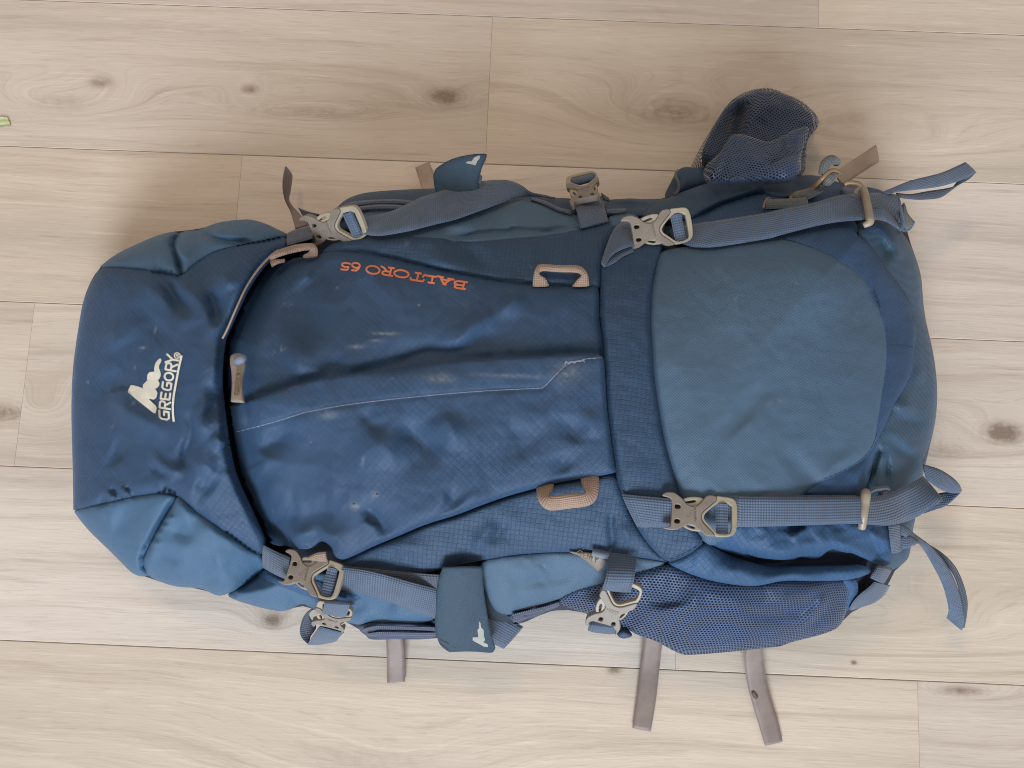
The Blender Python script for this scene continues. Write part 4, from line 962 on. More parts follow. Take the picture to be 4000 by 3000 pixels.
# BALTORO 65
lettering("embroidered_name", SER, [(c, *ZT(*a), *ZT(*b), *ZT(*d)) for c, a, b, d in (
     ('B', (2085, 478), (1865, 452), (2050, 595)), ('A', (1868, 440), (1618, 385), (1835, 545)), ('L', (1605, 395), (1395, 365), (1580, 508)),
     ('T', (1432, 355), (1215, 320), (1405, 485)), ('O', (1200, 305), (935, 272), (1185, 435)), ('R', (958, 265), (745, 232), (928, 395)),
     ('O', (748, 238), (505, 208), (735, 380)), ('6', (448, 190), (275, 170), (435, 325)), ('5', (300, 185), (115, 170), (285, 308)))], M['orange'], front, .0002, 7.6, drape(front))

# ================================================================== STRAPS AND BUCKLES
def curve_mesh(name, outlines, th, bev, z0=0.0):
    """a plate with rounded rims cut to the outline (first) with holes (others)"""
    loops = []
    for n_, o in enumerate(outlines):
        P = np.array(chaikin(o, 1 if len(o) > 5 else 0), float); P = P[np.hypot(*(P - np.roll(P, 1, 0)).T) > 1e-5]
        a = .5 * np.sum(P[:, 0] * np.roll(P[:, 1], -1) - np.roll(P[:, 0], -1) * P[:, 1])
        if (a < 0) == (n_ == 0): P = P[::-1]
        e1 = P - np.roll(P, 1, 0); e2 = np.roll(P, -1, 0) - P
        nn = np.stack([-e1[:, 1], e1[:, 0]], 1) / np.maximum(np.hypot(*e1.T), 1e-9)[:, None] + np.stack([-e2[:, 1], e2[:, 0]], 1) / np.maximum(np.hypot(*e2.T), 1e-9)[:, None]
        nn /= np.maximum(np.hypot(*nn.T), 1e-9)[:, None]
        loops.append((P, nn))
    V = []; Fc = []
    prof = [(bev, th / 2), (bev * .3, th / 2 - bev * .3), (0, th / 2 - bev), (0, -th / 2 + bev), (bev * .3, -th / 2 + bev * .3), (bev, -th / 2)]
    tops = []; bots = []
    for P, nn in loops:
        n = len(P); s0 = len(V)
        for ins_, z in prof:
            for q in (P + nn * ins_): V.append((q[0], q[1], z))
        for k in range(5):
            for i in range(n):
                j = (i + 1) % n; Fc.append((s0 + k * n + i, s0 + (k + 1) * n + i, s0 + (k + 1) * n + j, s0 + k * n + j))
        tops.append((s0, n)); bots.append((s0 + 5 * n, n))
    for grp, up in ((tops, True), (bots, False)):
        pts = []; ed = []; idx = []
        for s0, n in grp:
            b = len(pts); pts += [Vector(V[s0 + i][:2]) for i in range(n)]; idx += [s0 + i for i in range(n)]; ed += [(b + i, b + (i + 1) % n) for i in range(n)]
        vs, es, fs, ov, _, _ = delaunay_2d_cdt(pts, ed, [], 1, 1e-7); hl = [[V[h0 + i][:2] for i in range(hn)] for h0, hn in grp[1:]]
        mp = []
        for k, v in enumerate(vs):
            if ov[k]: mp.append(idx[ov[k][0]])
            else: V.append((v[0], v[1], th / 2 if up else -th / 2)); mp.append(len(V) - 1)
        for f in fs:
            cx, cy = sum(vs[q][0] for q in f) / len(f), sum(vs[q][1] for q in f) / len(f)
            if any(inside(np.array([cx]), np.array([cy]), h_)[0] for h_ in hl): continue
            a, b, c = (vs[q] for q in f[:3]); ccw = (b[0] - a[0]) * (c[1] - a[1]) - (b[1] - a[1]) * (c[0] - a[0]) > 0
            f = [mp[q] for q in f]
            Fc.append(tuple(f if ccw == up else f[::-1]))
    me = bpy.data.meshes.new(name); me.from_pydata(V, [], Fc); me.update()
    return me
def text_mesh(name, body, size, th):
    cu = bpy.data.curves.new(name, 'FONT'); cu.body = body; cu.size = size; cu.extrude = th; cu.align_x = 'CENTER'; cu.align_y = 'CENTER'; cu.resolution_u = 3
    ob = bpy.data.objects.new(name, cu); COL.objects.link(ob)
    dg = bpy.context.evaluated_depsgraph_get(); dg.update()
    me = bpy.data.meshes.new_from_object(ob.evaluated_get(dg))
    bpy.data.objects.remove(ob); bpy.data.curves.remove(cu); me.name = name
    return me
BS = .057 / 1425.0          # drawing units of the close-up -> metres
def bc(*a): return [((a[i] - 560) * BS, -(a[i + 1] - 700) * BS) for i in range(0, len(a), 2)]
body_o = bc(375, 350, 400, 300, 470, 268, 560, 262, 640, 270, 700, 305, 820, 395, 860, 460, 930, 520, 1010, 547, 1090, 547, 1180, 500, 1260, 400, 1330, 320, 1400, 295, 1530, 310, 1550, 370, 1530, 410, 1480, 450, 1400, 520, 1300, 600, 1230, 670, 1210, 740, 1215, 810,
            1250, 880, 1330, 960, 1420, 1050, 1480, 1110, 1500, 1155, 1400, 1160, 1290, 1140, 1220, 1070, 1120, 1010, 1060, 955, 1000, 935, 940, 935, 890, 945, 820, 975, 740, 1020, 650, 1055, 540, 1055, 440, 1035, 380, 1005, 450, 995, 530, 990, 560, 950, 575, 800, 585, 600, 585, 450, 560, 395, 480, 370)
hol1 = bc(650, 540, 670, 515, 750, 520, 778, 560, 760, 600, 700, 606, 652, 598); hol2 = bc(635, 850, 660, 822, 735, 825, 763, 860, 745, 905, 680, 915, 637, 895)
frame_o = bc(1545, 305, 1700, 322, 1870, 340, 1940, 375, 1980, 460, 1992, 600, 1978, 900, 1945, 1050, 1900, 1110, 1800, 1155, 1650, 1167, 1505, 1158, 1480, 1105, 1420, 1045, 1335, 955, 1255, 876, 1222, 808, 1217, 742, 1236, 675, 1305, 606, 1405, 526, 1485, 456, 1535, 415, 1555, 370)
frame_h = bc(1585, 462, 1870, 460, 1872, 700, 1862, 950, 1850, 1040, 1800, 1095, 1560, 1100, 1500, 1045, 1400, 935, 1300, 835, 1272, 770, 1290, 700, 1400, 595, 1500, 515)
spr_u = bc(820, 410, 900, 365, 1050, 338, 1200, 345, 1290, 385, 1230, 460, 1100, 560, 900, 540); spr_l = bc(820, 965, 900, 1010, 1000, 1048, 1100, 1062, 1230, 1068, 1200, 980, 1000, 900, 900, 920)
slot_u = bc(868, 470, 940, 432, 1090, 410, 1115, 430, 1095, 458, 980, 482, 890, 486); slot_l = bc(890, 945, 940, 938, 1040, 960, 1085, 985, 1080, 1010, 1020, 1010, 930, 975)
me_body = curve_mesh("female_body", [body_o, hol1, hol2], .0064, .0008)
me_frame = curve_mesh("male_frame", [frame_o, frame_h], .0050, .0008)
me_spru = curve_mesh("side_prong", [spr_u, slot_u], .0040, .0007); me_sprl = curve_mesh("side_prong", [spr_l, slot_l], .0040, .0007)
me_hole = curve_mesh("hole_floor", [bc(640, 505, 785, 505, 785, 925, 625, 925)], .001, .0002)
me_txt = text_mesh("moulded_mark", "GREGORY", .0030, .0002)
lg = curve_mesh("moulded_logo", [bc(880, 770, 905, 750, 960, 770, 960, 710, 990, 695, 1000, 650, 1030, 620, 1040, 650, 1025, 700, 1035, 760, 1000, 790, 1015, 860)], .0005, .00005)
me_roll = None
def roll_mesh():
    V = []; Fc = []; uv = []; seg = 14
    x0 = (1665 - 560) * BS; r = .0052
    for j, yy in enumerate(np.linspace(-(470 - 700) * BS, -(1090 - 700) * BS, 5)):
        for i in range(seg):
            a = 2 * math.pi * i / seg; V.append((x0 + r * math.cos(a), yy, r * .75 * math.sin(a) - .0002)); uv.append((r * a, yy))
    for j in range(4):
        for i in range(seg): Fc.append((j * seg + i, j * seg + (i + 1) % seg, (j + 1) * seg + (i + 1) % seg, (j + 1) * seg + i))
    Fc.append(tuple(range(seg))); Fc.append(tuple(4 * seg + i for i in range(seg))[::-1])
    me = bpy.data.meshes.new("webbing_roll"); me.from_pydata(V, [], Fc)
    l = me.uv_layers.new(name="uv"); li = [lp.vertex_index for lp in me.loops]
    for d, i in zip(l.data, li): d.uv = uv[i]
    for p in me.polygons: p.use_smooth = True
    return me
me_roll = roll_mesh()
for me, k in ((me_body, 'taupe'), (me_frame, 'cream'), (me_spru, 'cream'), (me_sprl, 'cream'), (me_hole, 'black'), (me_txt, 'taupe'), (lg, 'taupe'), (me_roll, 'web')):
    me.materials.clear(); me.materials.append(M[k])
    if k in ('taupe', 'cream'):
        for p in me.polygons: p.use_smooth = False
def place(me, name, parent, mw, extra=Matrix()):
    o = bpy.data.objects.new(name, me); COL.objects.link(o); o.parent = parent
    if parent is not None and parent.type == 'MESH': o.matrix_parent_inverse = parent.matrix_basis.inverted()
    o.matrix_basis = mw @ extra; return o
def buckle(pL, zL, pR, zR, roll, label, wscale=1.0, roll_on=True, img=False):
    a = Vector(U(pL[0], pL[1], zL)); b = Vector(U(pR[0], pR[1], zR))
    # canonical points: left (0, 0.0012), right (.057, 0)
    X = (b - a); L = X.length; X.normalize()
    up = Vector((0, 0, 1)); Yv = up.cross(X).normalized(); Zv = X.cross(Yv).normalized()
    if img:
        ex, ey = (pR[0] - pL[0]), (pR[1] - pL[1]); q = Vector(U(pL[0] + ey, pL[1] - ex, zL)) - a
        Yv = (q - X * q.dot(X)).normalized(); Zv = X.cross(Yv).normalized()
    R_ = Matrix.Rotation(roll, 4, X)
    Yv = R_ @ Yv; Zv = R_ @ Zv
    s = L / .0570; w_ = wscale
    print('BUCKLE', label, round(s, 3))
    mw = Matrix(((X[0] * s, Yv[0] * w_, Zv[0], a[0]), (X[1] * s, Yv[1] * w_, Zv[1], a[1]), (X[2] * s, Yv[2] * w_, Zv[2], a[2]), (0, 0, 0, 1)))
    o = place(me_body, "buckle", bag, mw); o['label'] = label
    place(me_frame, "male_frame", o, mw, Matrix.Translation((0, 0, -.0002)))
    place(me_spru, "side_prong", o, mw, Matrix.Translation((0, 0, -.0004))); place(me_sprl, "side_prong", o, mw, Matrix.Translation((0, 0, -.0004)))
    place(me_hole, "hole_floor", o, mw, Matrix.Translation((0, 0, -.0012)))
    place(me_txt, "moulded_mark", o, mw, Matrix.Translation(((1080 - 560) * BS, 0.0, .0033)) @ Matrix.Rotation(math.pi / 2, 4, 'Z'))
    place(lg, "moulded_logo", o, mw, Matrix.Translation((-.0002, 0, .0032)))
    if roll_on: place(me_roll, "webbing_roll", o, mw)
    return o
def hz(p, c): return zz(p, -c)

# top left strap (A)
strap("compression_strap", [(ZQ(450, 585)[0], ZQ(450, 790)[0], -.010, -.014), (ZQ(560, 530)[0], ZQ(560, 760)[0], -.016, -.016), (ZQ(740, 470)[0], ZQ(720, 720)[0], -.017, -.018), (ZQ(935, 430)[0], ZQ(895, 670)[0], -.015, -.018)], M['web2'], bag, label="dark grey strap end between lid and buckle")
S1t = Z4(690, 775, 830, 750, 960, 715, 1100, 650, 1200, 600, 1330, 560, 1500, 510, 1700, 465, 1850, 450, 1970, 455, 2080, 500) + Z7(150, 545, 260, 582, 370, 604)
S1b = Z4(640, 905, 790, 930, 900, 925, 1100, 890, 1200, 865, 1330, 832, 1500, 790, 1700, 720, 1850, 665, 1970, 620, 2070, 600) + Z7(130, 592, 240, 592, 365, 608)
strap("compression_strap", [(a, b, za, zb) for a, b, za, zb in zip(S1t, S1b, [-.014, -.018, -.020, -.022, -.024, -.026, -.028, -.030, -.030, -.028, -.022, -.014, -.010, -.006], [-.008, -.012, -.014, -.014, -.014, -.014, -.014, -.014, -.014, -.014, -.012, -.010, -.008, -.006])], M['web'], bag, k=5, label="grey compression strap along the upper side")
buckle(ZQ(900, 545)[0], hz(ZQ(900, 600)[0], .020), ZQ(1762, 320)[0], hz(ZQ(1762, 450)[0], .024), math.radians(38), "tan buckle at the upper edge of the lid, tipped away")
# upper middle (B)
strap("compression_strap", [(Z7(1040, 815)[0], Z7(1075, 1015)[0], -.012), (Z7(960, 812)[0], Z7(1000, 1030)[0], -.018), (Z7(890, 860)[0], Z7(915, 1065)[0], -.019), (Z7(835, 970)[0], Z7(850, 1115)[0], -.016), (Z7(790, 1100)[0], Z7(808, 1190)[0], -.011), (Z7(770, 1170)[0], Z7(795, 1205)[0], -.008)], M['web'], bag, label="grey strap loop folded over at the upper buckle")
strap("compression_strap", [(Z7(775, 1150)[0], Z7(805, 1202)[0], -.0075), (Z7(850, 1060)[0], Z7(880, 1168)[0], -.010), (Z7(930, 1010)[0], Z7(960, 1110)[0], -.011), (Z7(1020, 960)[0], Z7(1050, 1070)[0], -.010)], M['web'], bag)
S2t = Z7(1480, 850, 1570, 830, 1700, 810, 1900, 780, 2212, 730) + ZA(300, 710, 600, 650, 800, 590, 970, 565, 1080, 562, 1200, 560, 1345, 578)
S2b = Z7(1450, 990, 1530, 1020, 1620, 1030, 1800, 1022, 2212, 955) + ZA(330, 925, 600, 855, 800, 815, 980, 797, 1130, 792, 1250, 800, 1400, 822)
strap("compression_strap", [(a, b, za, zb) for a, b, za, zb in zip(S2t, S2b, [-.010, -.014, -.018, -.020, -.022, -.024, -.026, -.028, -.028, -.030, -.036, -.040], [-.008, -.010, -.012, -.013, -.013, -.014, -.015, -.016, -.018, -.022, -.028, -.034])], M['web'], bag, k=5, label="grey compression strap crossing the upper right corner")
strap("compression_strap", [(ZA(1345, 580)[0], ZA(1402, 820)[0], .150), (ZA(1352, 640)[0], ZA(1405, 840)[0], .142), (ZA(1365, 720)[0], ZA(1380, 890)[0], .130), (ZA(1340, 740)[0], ZA(1360, 880)[0], .122)], M['web'], bag)
strap("compression_strap", [(ZA(1000, 700)[0], ZA(1160, 790)[0], -.012), (ZA(1180, 690)[0], ZA(1270, 825)[0], .148), (ZA(1300, 760)[0], ZA(1370, 890)[0], .138)], M['web'], bag)
strap("strap_end", [(ZA(1370, 690)[0], ZA(1370, 760)[0], .110), (ZA(1398, 648)[0], ZA(1400, 860)[0], .114), (ZA(1430, 740)[0], ZA(1420, 870)[0], .112), (ZA(1490, 812)[0], ZA(1445, 865)[0], .108)], M['olive'], bag, label="dark curled strap end")
strap("strap_end", [(ZA(1490, 822)[0], ZA(1470, 810)[0], .110), (ZA(1450, 880)[0], ZA(1410, 840)[0], .106), (ZA(1385, 902)[0], ZA(1368, 870)[0], .102)], M['web'], bag)
buckle(ZS(1155, 872)[0], hz(ZS(1160, 900)[0], .019), ZS(1895, 712)[0], hz(ZS(1890, 800)[0], .022), math.radians(10), "tan buckle on the upper strap beside the front pocket")
def slider(pts, zc, label):
    zs = [zz(p, -zc) for p in pts]; zs = [max(zs[1:-1])] * len(pts) if False else zs
    return tube("strap_slider", pts, [-zc] * len(pts), .0030, M['slider'], bag, seg=10, label=label, rr=[.0022, .0034, .0036, .0034, .0036, .0034, .0022])
tube("strap_slider", ZA(975, 560, 1035, 522, 1058, 580, 1078, 660, 1100, 780, 1098, 815, 1045, 845), [-.026, -.033, -.033, -.030, -.024, -.022, -.016], .003, M['slider'], bag, seg=10, label="tan slider on the upper strap", rr=[.0020, .0038, .0040, .0038, .0042, .0038, .0024])
tube("strap_slider", ZC(1065, 268, 1065, 290, 1058, 380, 1045, 480, 1030, 580), [-.012, -.019, -.0195, -.0195, -.013], .0036, M['slider'], bag, seg=10, label="tan slider on the lower strap", rr=[.0030, .0046, .0040, .0038, .0036])
tube("slider_cord", ZC(1090, 270, 1150, 245, 1240, 238, 1262, 262, 1200, 290), [-.012] * 5, .0022, M['web2'], bag, seg=6)
# lower left (C)
strap("compression_strap", [(Z3(1832, 285)[0], Z3(1830, 480)[0], -.013), (Z3(1930, 335)[0], Z3(1935, 540)[0], -.017), (Z3(2062, 395)[0], Z3(2050, 590)[0], -.017)], M['web'], bag)
strap("compression_strap", [(Z6(545, 690)[0], Z6(560, 860)[0], -.009), (Z6(800, 715)[0], Z6(900, 900)[0], -.009), (Z6(1100, 745)[0], Z6(1200, 930)[0], -.009), (Z6(1380, 765)[0], Z6(1370, 900)[0], -.008)], M['web2'], bag)
strap("compression_strap", [(Z6(520, 700)[0], Z6(500, 885)[0], -.012), (Z6(700, 722)[0], Z6(690, 925)[0], -.016), (Z6(900, 768)[0], Z6(880, 975)[0], -.018), (Z6(1150, 838)[0], Z6(1100, 1062)[0], -.020), (Z6(1400, 905)[0], Z6(1350, 1150)[0], -.006), (Z6(1600, 990)[0], Z6(1560, 1240)[0], -.002), (Z6(1760, 1040)[0], Z6(1700, 1310)[0], .105), (Z6(1900, 1105)[0], Z6(1800, 1350)[0], .085), (Z6(2088, 1212)[0], Z6(1918, 1402)[0], .065)], M['web'], bag, label="grey compression strap on the lower side, its end hanging out")
buckle(ZU(118, 505)[0], hz(ZU(118, 510)[0], .020), ZU(985, 705)[0], hz(ZU(985, 705)[0], .020), math.radians(-6), "tan buckle at the lower edge of the lid")
# lower right (D)
strap("compression_strap", [(Z9(950, 290)[0], Z9(1085, 570)[0], -.009), (Z9(1050, 298)[0], Z9(1130, 575)[0], -.014), (Z9(1200, 312)[0], Z9(1230, 575)[0], -.015), (Z9(1395, 330)[0], Z9(1385, 575)[0], -.015)], M['web'], bag)
S4t = Z9(1800, 305, 1950, 300) + ZC(0, 308, 300, 312, 700, 312, 1000, 308, 1120, 310, 1250, 285, 1400, 222, 1562, 132)
S4b = Z9(1800, 560, 1950, 570) + ZC(0, 572, 300, 565, 700, 552, 1000, 545, 1150, 556, 1290, 556, 1480, 500, 1735, 340)
strap("compression_strap", [(a, b, za, zb) for a, b, za, zb in zip(S4t, S4b, [-.011, -.014, -.015, -.015, -.015, -.015, -.015, -.016, -.022, -.034], [-.010, -.013, -.013, -.014, -.016, -.019, -.022, -.028, -.040, -.055])], M['web'], bag, k=5, label="grey compression strap below the front pocket")
strap("compression_strap", [(Z9(1780, 290)[0], Z9(1800, 500)[0], -.009), (Z9(2212, 285)[0], Z9(2212, 500)[0], -.010), (ZC(500, 296)[0], ZC(500, 500)[0], -.010), (ZC(980, 298)[0], ZC(980, 500)[0], -.010)], M['web2'], bag)
buckle(ZC(0, 0)[0] if False else (2618, 2004), hz((2618, 2004), .018), (2878, 2013), hz((2878, 2013), .019), math.radians(-4), "tan buckle on the lower strap beside the front pocket")
strap("strap_tail_loop", [(ZC(1560, 28)[0], ZC(1590, 160)[0], .100), (ZC(1700, 72)[0], ZC(1690, 235)[0], .098), (ZC(1810, 140)[0], ZC(1780, 275)[0], .092), (ZC(1870, 200)[0], ZC(1850, 280)[0], .088), (ZC(1890, 248)[0], ZC(1884, 268)[0], .084)], M['web3'], bag, label="blue tail of the lower strap bent into a loop")
strap("strap_tail_loop", [(ZC(1888, 256)[0], ZC(1880, 282)[0], .080), (ZC(1800, 268)[0], ZC(1765, 385)[0], .074), (ZC(1700, 280)[0], ZC(1660, 425)[0], .070), (ZC(1560, 330)[0], ZC(1520, 470)[0], .068)], M['web'], bag)
# upper side buckle (E)
strap("compression_strap", [(Z7(530, 650)[0], Z7(770, 590)[0], -.012), (Z7(548, 690)[0], Z7(788, 612)[0], -.014), (Z7(580, 780)[0], Z7(808, 720)[0], -.010), (Z7(605, 868)[0], Z7(835, 808)[0], -.006)], M['web'], bag)
strap("compression_strap", [(Z7(560, 750)[0], Z7(600, 740)[0], -.006), (Z7(590, 870)[0], Z7(625, 850)[0], -.005)], M['web2'], bag)
strap("compression_strap", [(Z7(770, 560)[0], Z7(800, 625)[0], .105), (Z7(830, 600)[0], Z7(840, 640)[0], .10)], M['web2'], bag)
buckle(ZS(610, 455)[0], .128, ZS(505, 140)[0], .086, math.radians(0), "tan buckle hanging over the upper side", 1.0, True, True)
# lower side buckle (F)
strap("compression_strap", [(Z9(835, 795)[0], Z9(1080, 830)[0], -.008), (Z9(820, 950)[0], Z9(1065, 960)[0], .188), (Z9(800, 1050)[0], Z9(1045, 1060)[0], .187), (Z9(780, 1110)[0], Z9(1022, 1135)[0], .176)], M['web'], bag)
buckle((2362, 2436), .146, (2444, 2262), .180, math.radians(4), "tan buckle on the lower side over the mesh pocket", 1.0, False, True)
strap("compression_strap", [(Z9(690, 1370)[0], Z9(925, 1400)[0], .143), (Z9(675, 1395)[0], Z9(915, 1425)[0], .148), (Z9(662, 1430)[0], Z9(905, 1462)[0], .147), (Z9(655, 1462)[0], Z9(895, 1490)[0], .140)], M['web'], bag, th=.003)
# lower left side buckle (G)
strap("compression_strap", [(ZU(705, 1025)[0], ZU(1112, 1060)[0], .162), (ZU(690, 1080)[0], ZU(1100, 1110)[0], .162), (ZU(668, 1170)[0], ZU(1070, 1210)[0], .152), (ZU(650, 1220)[0], ZU(1040, 1282)[0], .140)], M['web3'], bag, label="pale blue webbing in the small lower buckle")
buckle((1290, 2442), .120, (1306, 2352), .148, math.radians(0), "tan buckle at the lower side below the lid", 1.0, False, True)
strap("strap_tail_loop", [(Z6(330, 1205)[0], Z6(540, 1262)[0], .118), (Z6(300, 1245)[0], Z6(505, 1295)[0], .114), (Z6(255, 1310)[0], Z6(465, 1340)[0], .095), (Z6(225, 1365)[0], Z6(370, 1358)[0], .050)], M['web3'], bag)
strap("strap_tail_loop", [(Z6(228, 1364)[0], Z6(240, 1362)[0], .050), (Z6(175, 1310)[0], Z6(250, 1300)[0], .046), (Z6(158, 1240)[0], Z6(300, 1215)[0], .046), (Z6(178, 1150)[0], Z6(250, 1140)[0], .050), (Z6(215, 1090)[0], Z6(240, 1100)[0], .055), (Z6(262, 1052)[0], Z6(275, 1065)[0], .062)], M['web2'], bag)

# flaps with the printed mountain
def zfl(z0, z1, y0, y1):
    return lambda X, Y: z0 + (z1 - z0) * np.clip((Y - y0) / (y1 - y0), 0, 1)
fz = lambda X, Y: .182 - .080 * np.clip((Y - 2210) / 330, 0, 1) ** 1.2 + .006 * np.sin((X - 1690) / 60)
fl = panel("strap_flap", Z6(1395, 690, 1395, 700, 1560, 690, 1725, 690, 1735, 700, 1745, 900, 1770, 1060, 1800, 1250, 1847, 1390, 1847, 1400, 1830, 1435, 1800, 1440, 1640, 1425, 1450, 1432, 1440, 1430, 1372, 1378, 1345, 1320, 1322, 1200, 1330, 1000, 1352, 800), M['flap'], bag, zf=fz, puff=.001, pw=20, skirt=.0025, step=9, sm=1, crinkle=.001, roll=.0006, label="dark blue rubbery flap hanging over the lower side")
flatshape("printed_logo", [Z6(1705, 1165, 1718, 1180, 1724, 1218, 1745, 1240, 1750, 1300, 1758, 1330, 1742, 1345, 1780, 1365, 1783, 1388, 1750, 1385, 1652, 1332, 1650, 1305, 1700, 1303, 1692, 1240, 1705, 1225)], M['print'], fl, .0001, .0003, drape(fl))
flatshape("printed_line", [stroke_poly(Z6(1370, 1320, 1435, 1357, 1500, 1395), 4), stroke_poly(Z6(1380, 1365, 1410, 1387, 1440, 1408), 3)], M['black'], fl, .0001, .0002, drape(fl))
fz2 = lambda X, Y: .118 + .012 * np.clip((750 - Y) / 150, -.5, 1) + .006 * np.sin((X - 1750) / 70)
fl2 = panel("strap_flap", Z4(1355, 680, 1320, 520, 1305, 372, 1400, 300, 1500, 255, 1640, 226, 1765, 219, 1778, 232, 1740, 310, 1715, 380, 1700, 560, 1690, 600, 1500, 640), M['flap'], bag, zf=fz2, puff=.001, pw=20, skirt=.0025, step=9, sm=1, crinkle=.001, roll=.0006, label="dark blue rubbery flap sticking up past the upper strap")
flatshape("printed_logo", [Z4(1590, 296, 1612, 288, 1640, 288, 1665, 255, 1700, 238, 1716, 240, 1712, 262, 1692, 285, 1676, 324, 1640, 314, 1598, 306)], M['print'], fl2, .0001, .0003, drape(fl2))
strap("strap_end", [(Z4(1712, 400)[0], Z4(1735, 420)[0], .13), (Z4(1700, 470)[0], Z4(1725, 480)[0], .13)], M['web2'], bag)

# loose adjuster straps lying out on the floor
strap("loose_strap", [(ZG(254, 200)[0], ZG(258, 200)[0], .05, .045), (ZG(234, 290)[0], ZG(312, 272)[0], .055, .03), (ZG(232, 400)[0], ZG(300, 400)[0], .05, .03), (ZG(255, 500)[0], ZG(290, 500)[0], .04, .03), (ZG(300, 600)[0], ZG(385, 620)[0], .03, .03), (ZG(340, 740)[0], ZG(450, 705)[0], .04)], M['tan'], bag, label="brown strap end twisted upright above the lid")
strap("loose_strap", [(ZG(1375, 210)[0], ZG(1500, 163)[0], .012), (ZG(1405, 300)[0], ZG(1540, 270)[0], .018), (ZG(1435, 395)[0], ZG(1570, 380)[0], .03), (ZG(1450, 460)[0], ZG(1590, 440)[0], .05)], M['tan2'], bag, label="short tan strap end beside the upper flap")
strap("loose_strap", [(ZA(1155, 142)[0], ZA(1182, 292)[0], .06), (ZA(1040, 220)[0], ZA(1080, 355)[0], .058), (ZA(900, 310)[0], ZA(960, 435)[0], .06), (ZA(790, 390)[0], ZA(870, 500)[0], .07)], M['tan2'], bag, label="pale tan strap end pointing to the upper right")
strap("loose_strap", [(ZF(672, 150)[0], ZF(815, 150)[0], .03), (ZF(682, 220)[0], ZF(828, 220)[0], .022), (ZF(688, 380)[0], ZF(842, 372)[0], .012), (ZF(690, 500)[0], ZF(845, 495)[0], .006), (ZF(690, 590)[0], ZF(846, 580)[0], .003)], M['tan'], bag, label="mauve brown strap end below the lid buckle")
strap("loose_strap", [(ZE(480, 380)[0], ZE(640, 400)[0], .02), (ZE(470, 520)[0], ZE(628, 520)[0], .012), (ZE(445, 690)[0], ZE(608, 700)[0], .006), (ZE(410, 950)[0], ZE(580, 960)[0], .004), (ZE(375, 1200)[0], ZE(535, 1232)[0], .003)], M['tan'], bag, label="straight mauve brown strap end under the mesh pocket")
strap("loose_strap", [(ZE(1380, 440)[0], ZE(1500, 440)[0], .04), (ZE(1350, 560)[0], ZE(1503, 540)[0], .028), (ZE(1350, 680)[0], ZE(1515, 660)[0], .018), (ZE(1378, 860)[0], ZE(1540, 830)[0], .010), (ZE(1430, 1050)[0], ZE(1590, 1010)[0], .006), (ZE(1470, 1180)[0], ZE(1635, 1150)[0], .004), (ZE(1522, 1355)[0], ZE(1675, 1318)[0], .003)], M['tan'], bag, label="curved mauve brown strap end with a dark stain")
flatshape("strap_stain", [ZE(1405, 905, 1425, 892, 1438, 905, 1446, 922, 1462, 940, 1450, 955, 1425, 945, 1412, 925)], plastic('stain', (.12, .08, .07), .8), bag, .0, .0013, lambda X, Y: .0105 + 0 * X)
strap("strap_end", [(ZQ(640, 135)[0], ZQ(645, 140)[0], .05), (ZQ(700, 250)[0], ZQ(800, 200)[0], .05), (ZQ(765, 350)[0], ZQ(1010, 250)[0], .048)], M['web2'], bag, label="dark strap end behind the lid buckle")
strap("strap_end", [(ZQ(765, 345)[0], ZQ(1005, 250)[0], .046), (ZQ(800, 430)[0], ZQ(1075, 370)[0], .05), (ZQ(830, 500)[0], ZQ(1100, 440)[0], .055)], M['web2'], bag)

# webbing loops on the right
strap("haul_loop", [(ZA(1200, 555)[0], ZA(1290, 570)[0], .13), (ZA(1300, 515)[0], ZA(1330, 552)[0], .125), (ZA(1450, 455)[0], ZA(1490, 535)[0], .118), (ZA(1700, 392)[0], ZA(1720, 503)[0], .105), (ZA(1850, 330)[0], ZA(1920, 440)[0], .095), (ZA(1922, 294)[0], ZA(2020, 388)[0], .09)], M['web3'], bag, th=.0012, label="blue grey webbing loop at the upper right corner")
strap("haul_loop", [(ZA(2020, 385)[0], ZA(1960, 350)[0], .087), (ZA(1940, 455)[0], ZA(1880, 430)[0], .084), (ZA(1800, 512)[0], ZA(1740, 588)[0], .09), (ZA(1600, 545)[0], ZA(1570, 620)[0], .10), (ZA(1450, 570)[0], ZA(1440, 615)[0], .11), (ZA(1330, 560)[0], ZA(1350, 600)[0], .12)], M['web2'], bag, th=.0012)
strap("haul_loop", [(ZC(1600, 715)[0], ZC(1580, 740)[0], .10), (ZC(1720, 790)[0], ZC(1690, 815)[0], .09), (ZC(1830, 900)[0], ZC(1800, 950)[0], .082), (ZC(1905, 1050)[0], ZC(1860, 1080)[0], .075), (ZC(1944, 1210)[0], ZC(1890, 1250)[0], .068), (ZC(1938, 1340)[0], ZC(1900, 1370)[0], .062), (ZC(1918, 1440)[0], ZC(1900, 1440)[0], .058)], M['web2'], bag, th=.0012)
strap("haul_loop", [(ZC(1365, 542)[0], ZC(1372, 640)[0], .125), (ZC(1440, 590)[0], ZC(1450, 680)[0], .12), (ZC(1500, 640)[0], ZC(1530, 725)[0], .112), (ZC(1620, 728)[0], ZC(1580, 790)[0], .104), (ZC(1730, 850)[0], ZC(1660, 930)[0], .096), (ZC(1810, 980)[0], ZC(1725, 1060)[0], .088), (ZC(1870, 1130)[0], ZC(1765, 1190)[0], .08), (ZC(1905, 1290)[0], ZC(1782, 1290)[0], .072), (ZC(1918, 1380)[0], ZC(1770, 1345)[0], .066), (ZC(1897, 1466)[0], ZC(1762, 1355)[0], .062)], M['web3'], bag, th=.0012, label="grey webbing loop hanging out at the lower right corner")
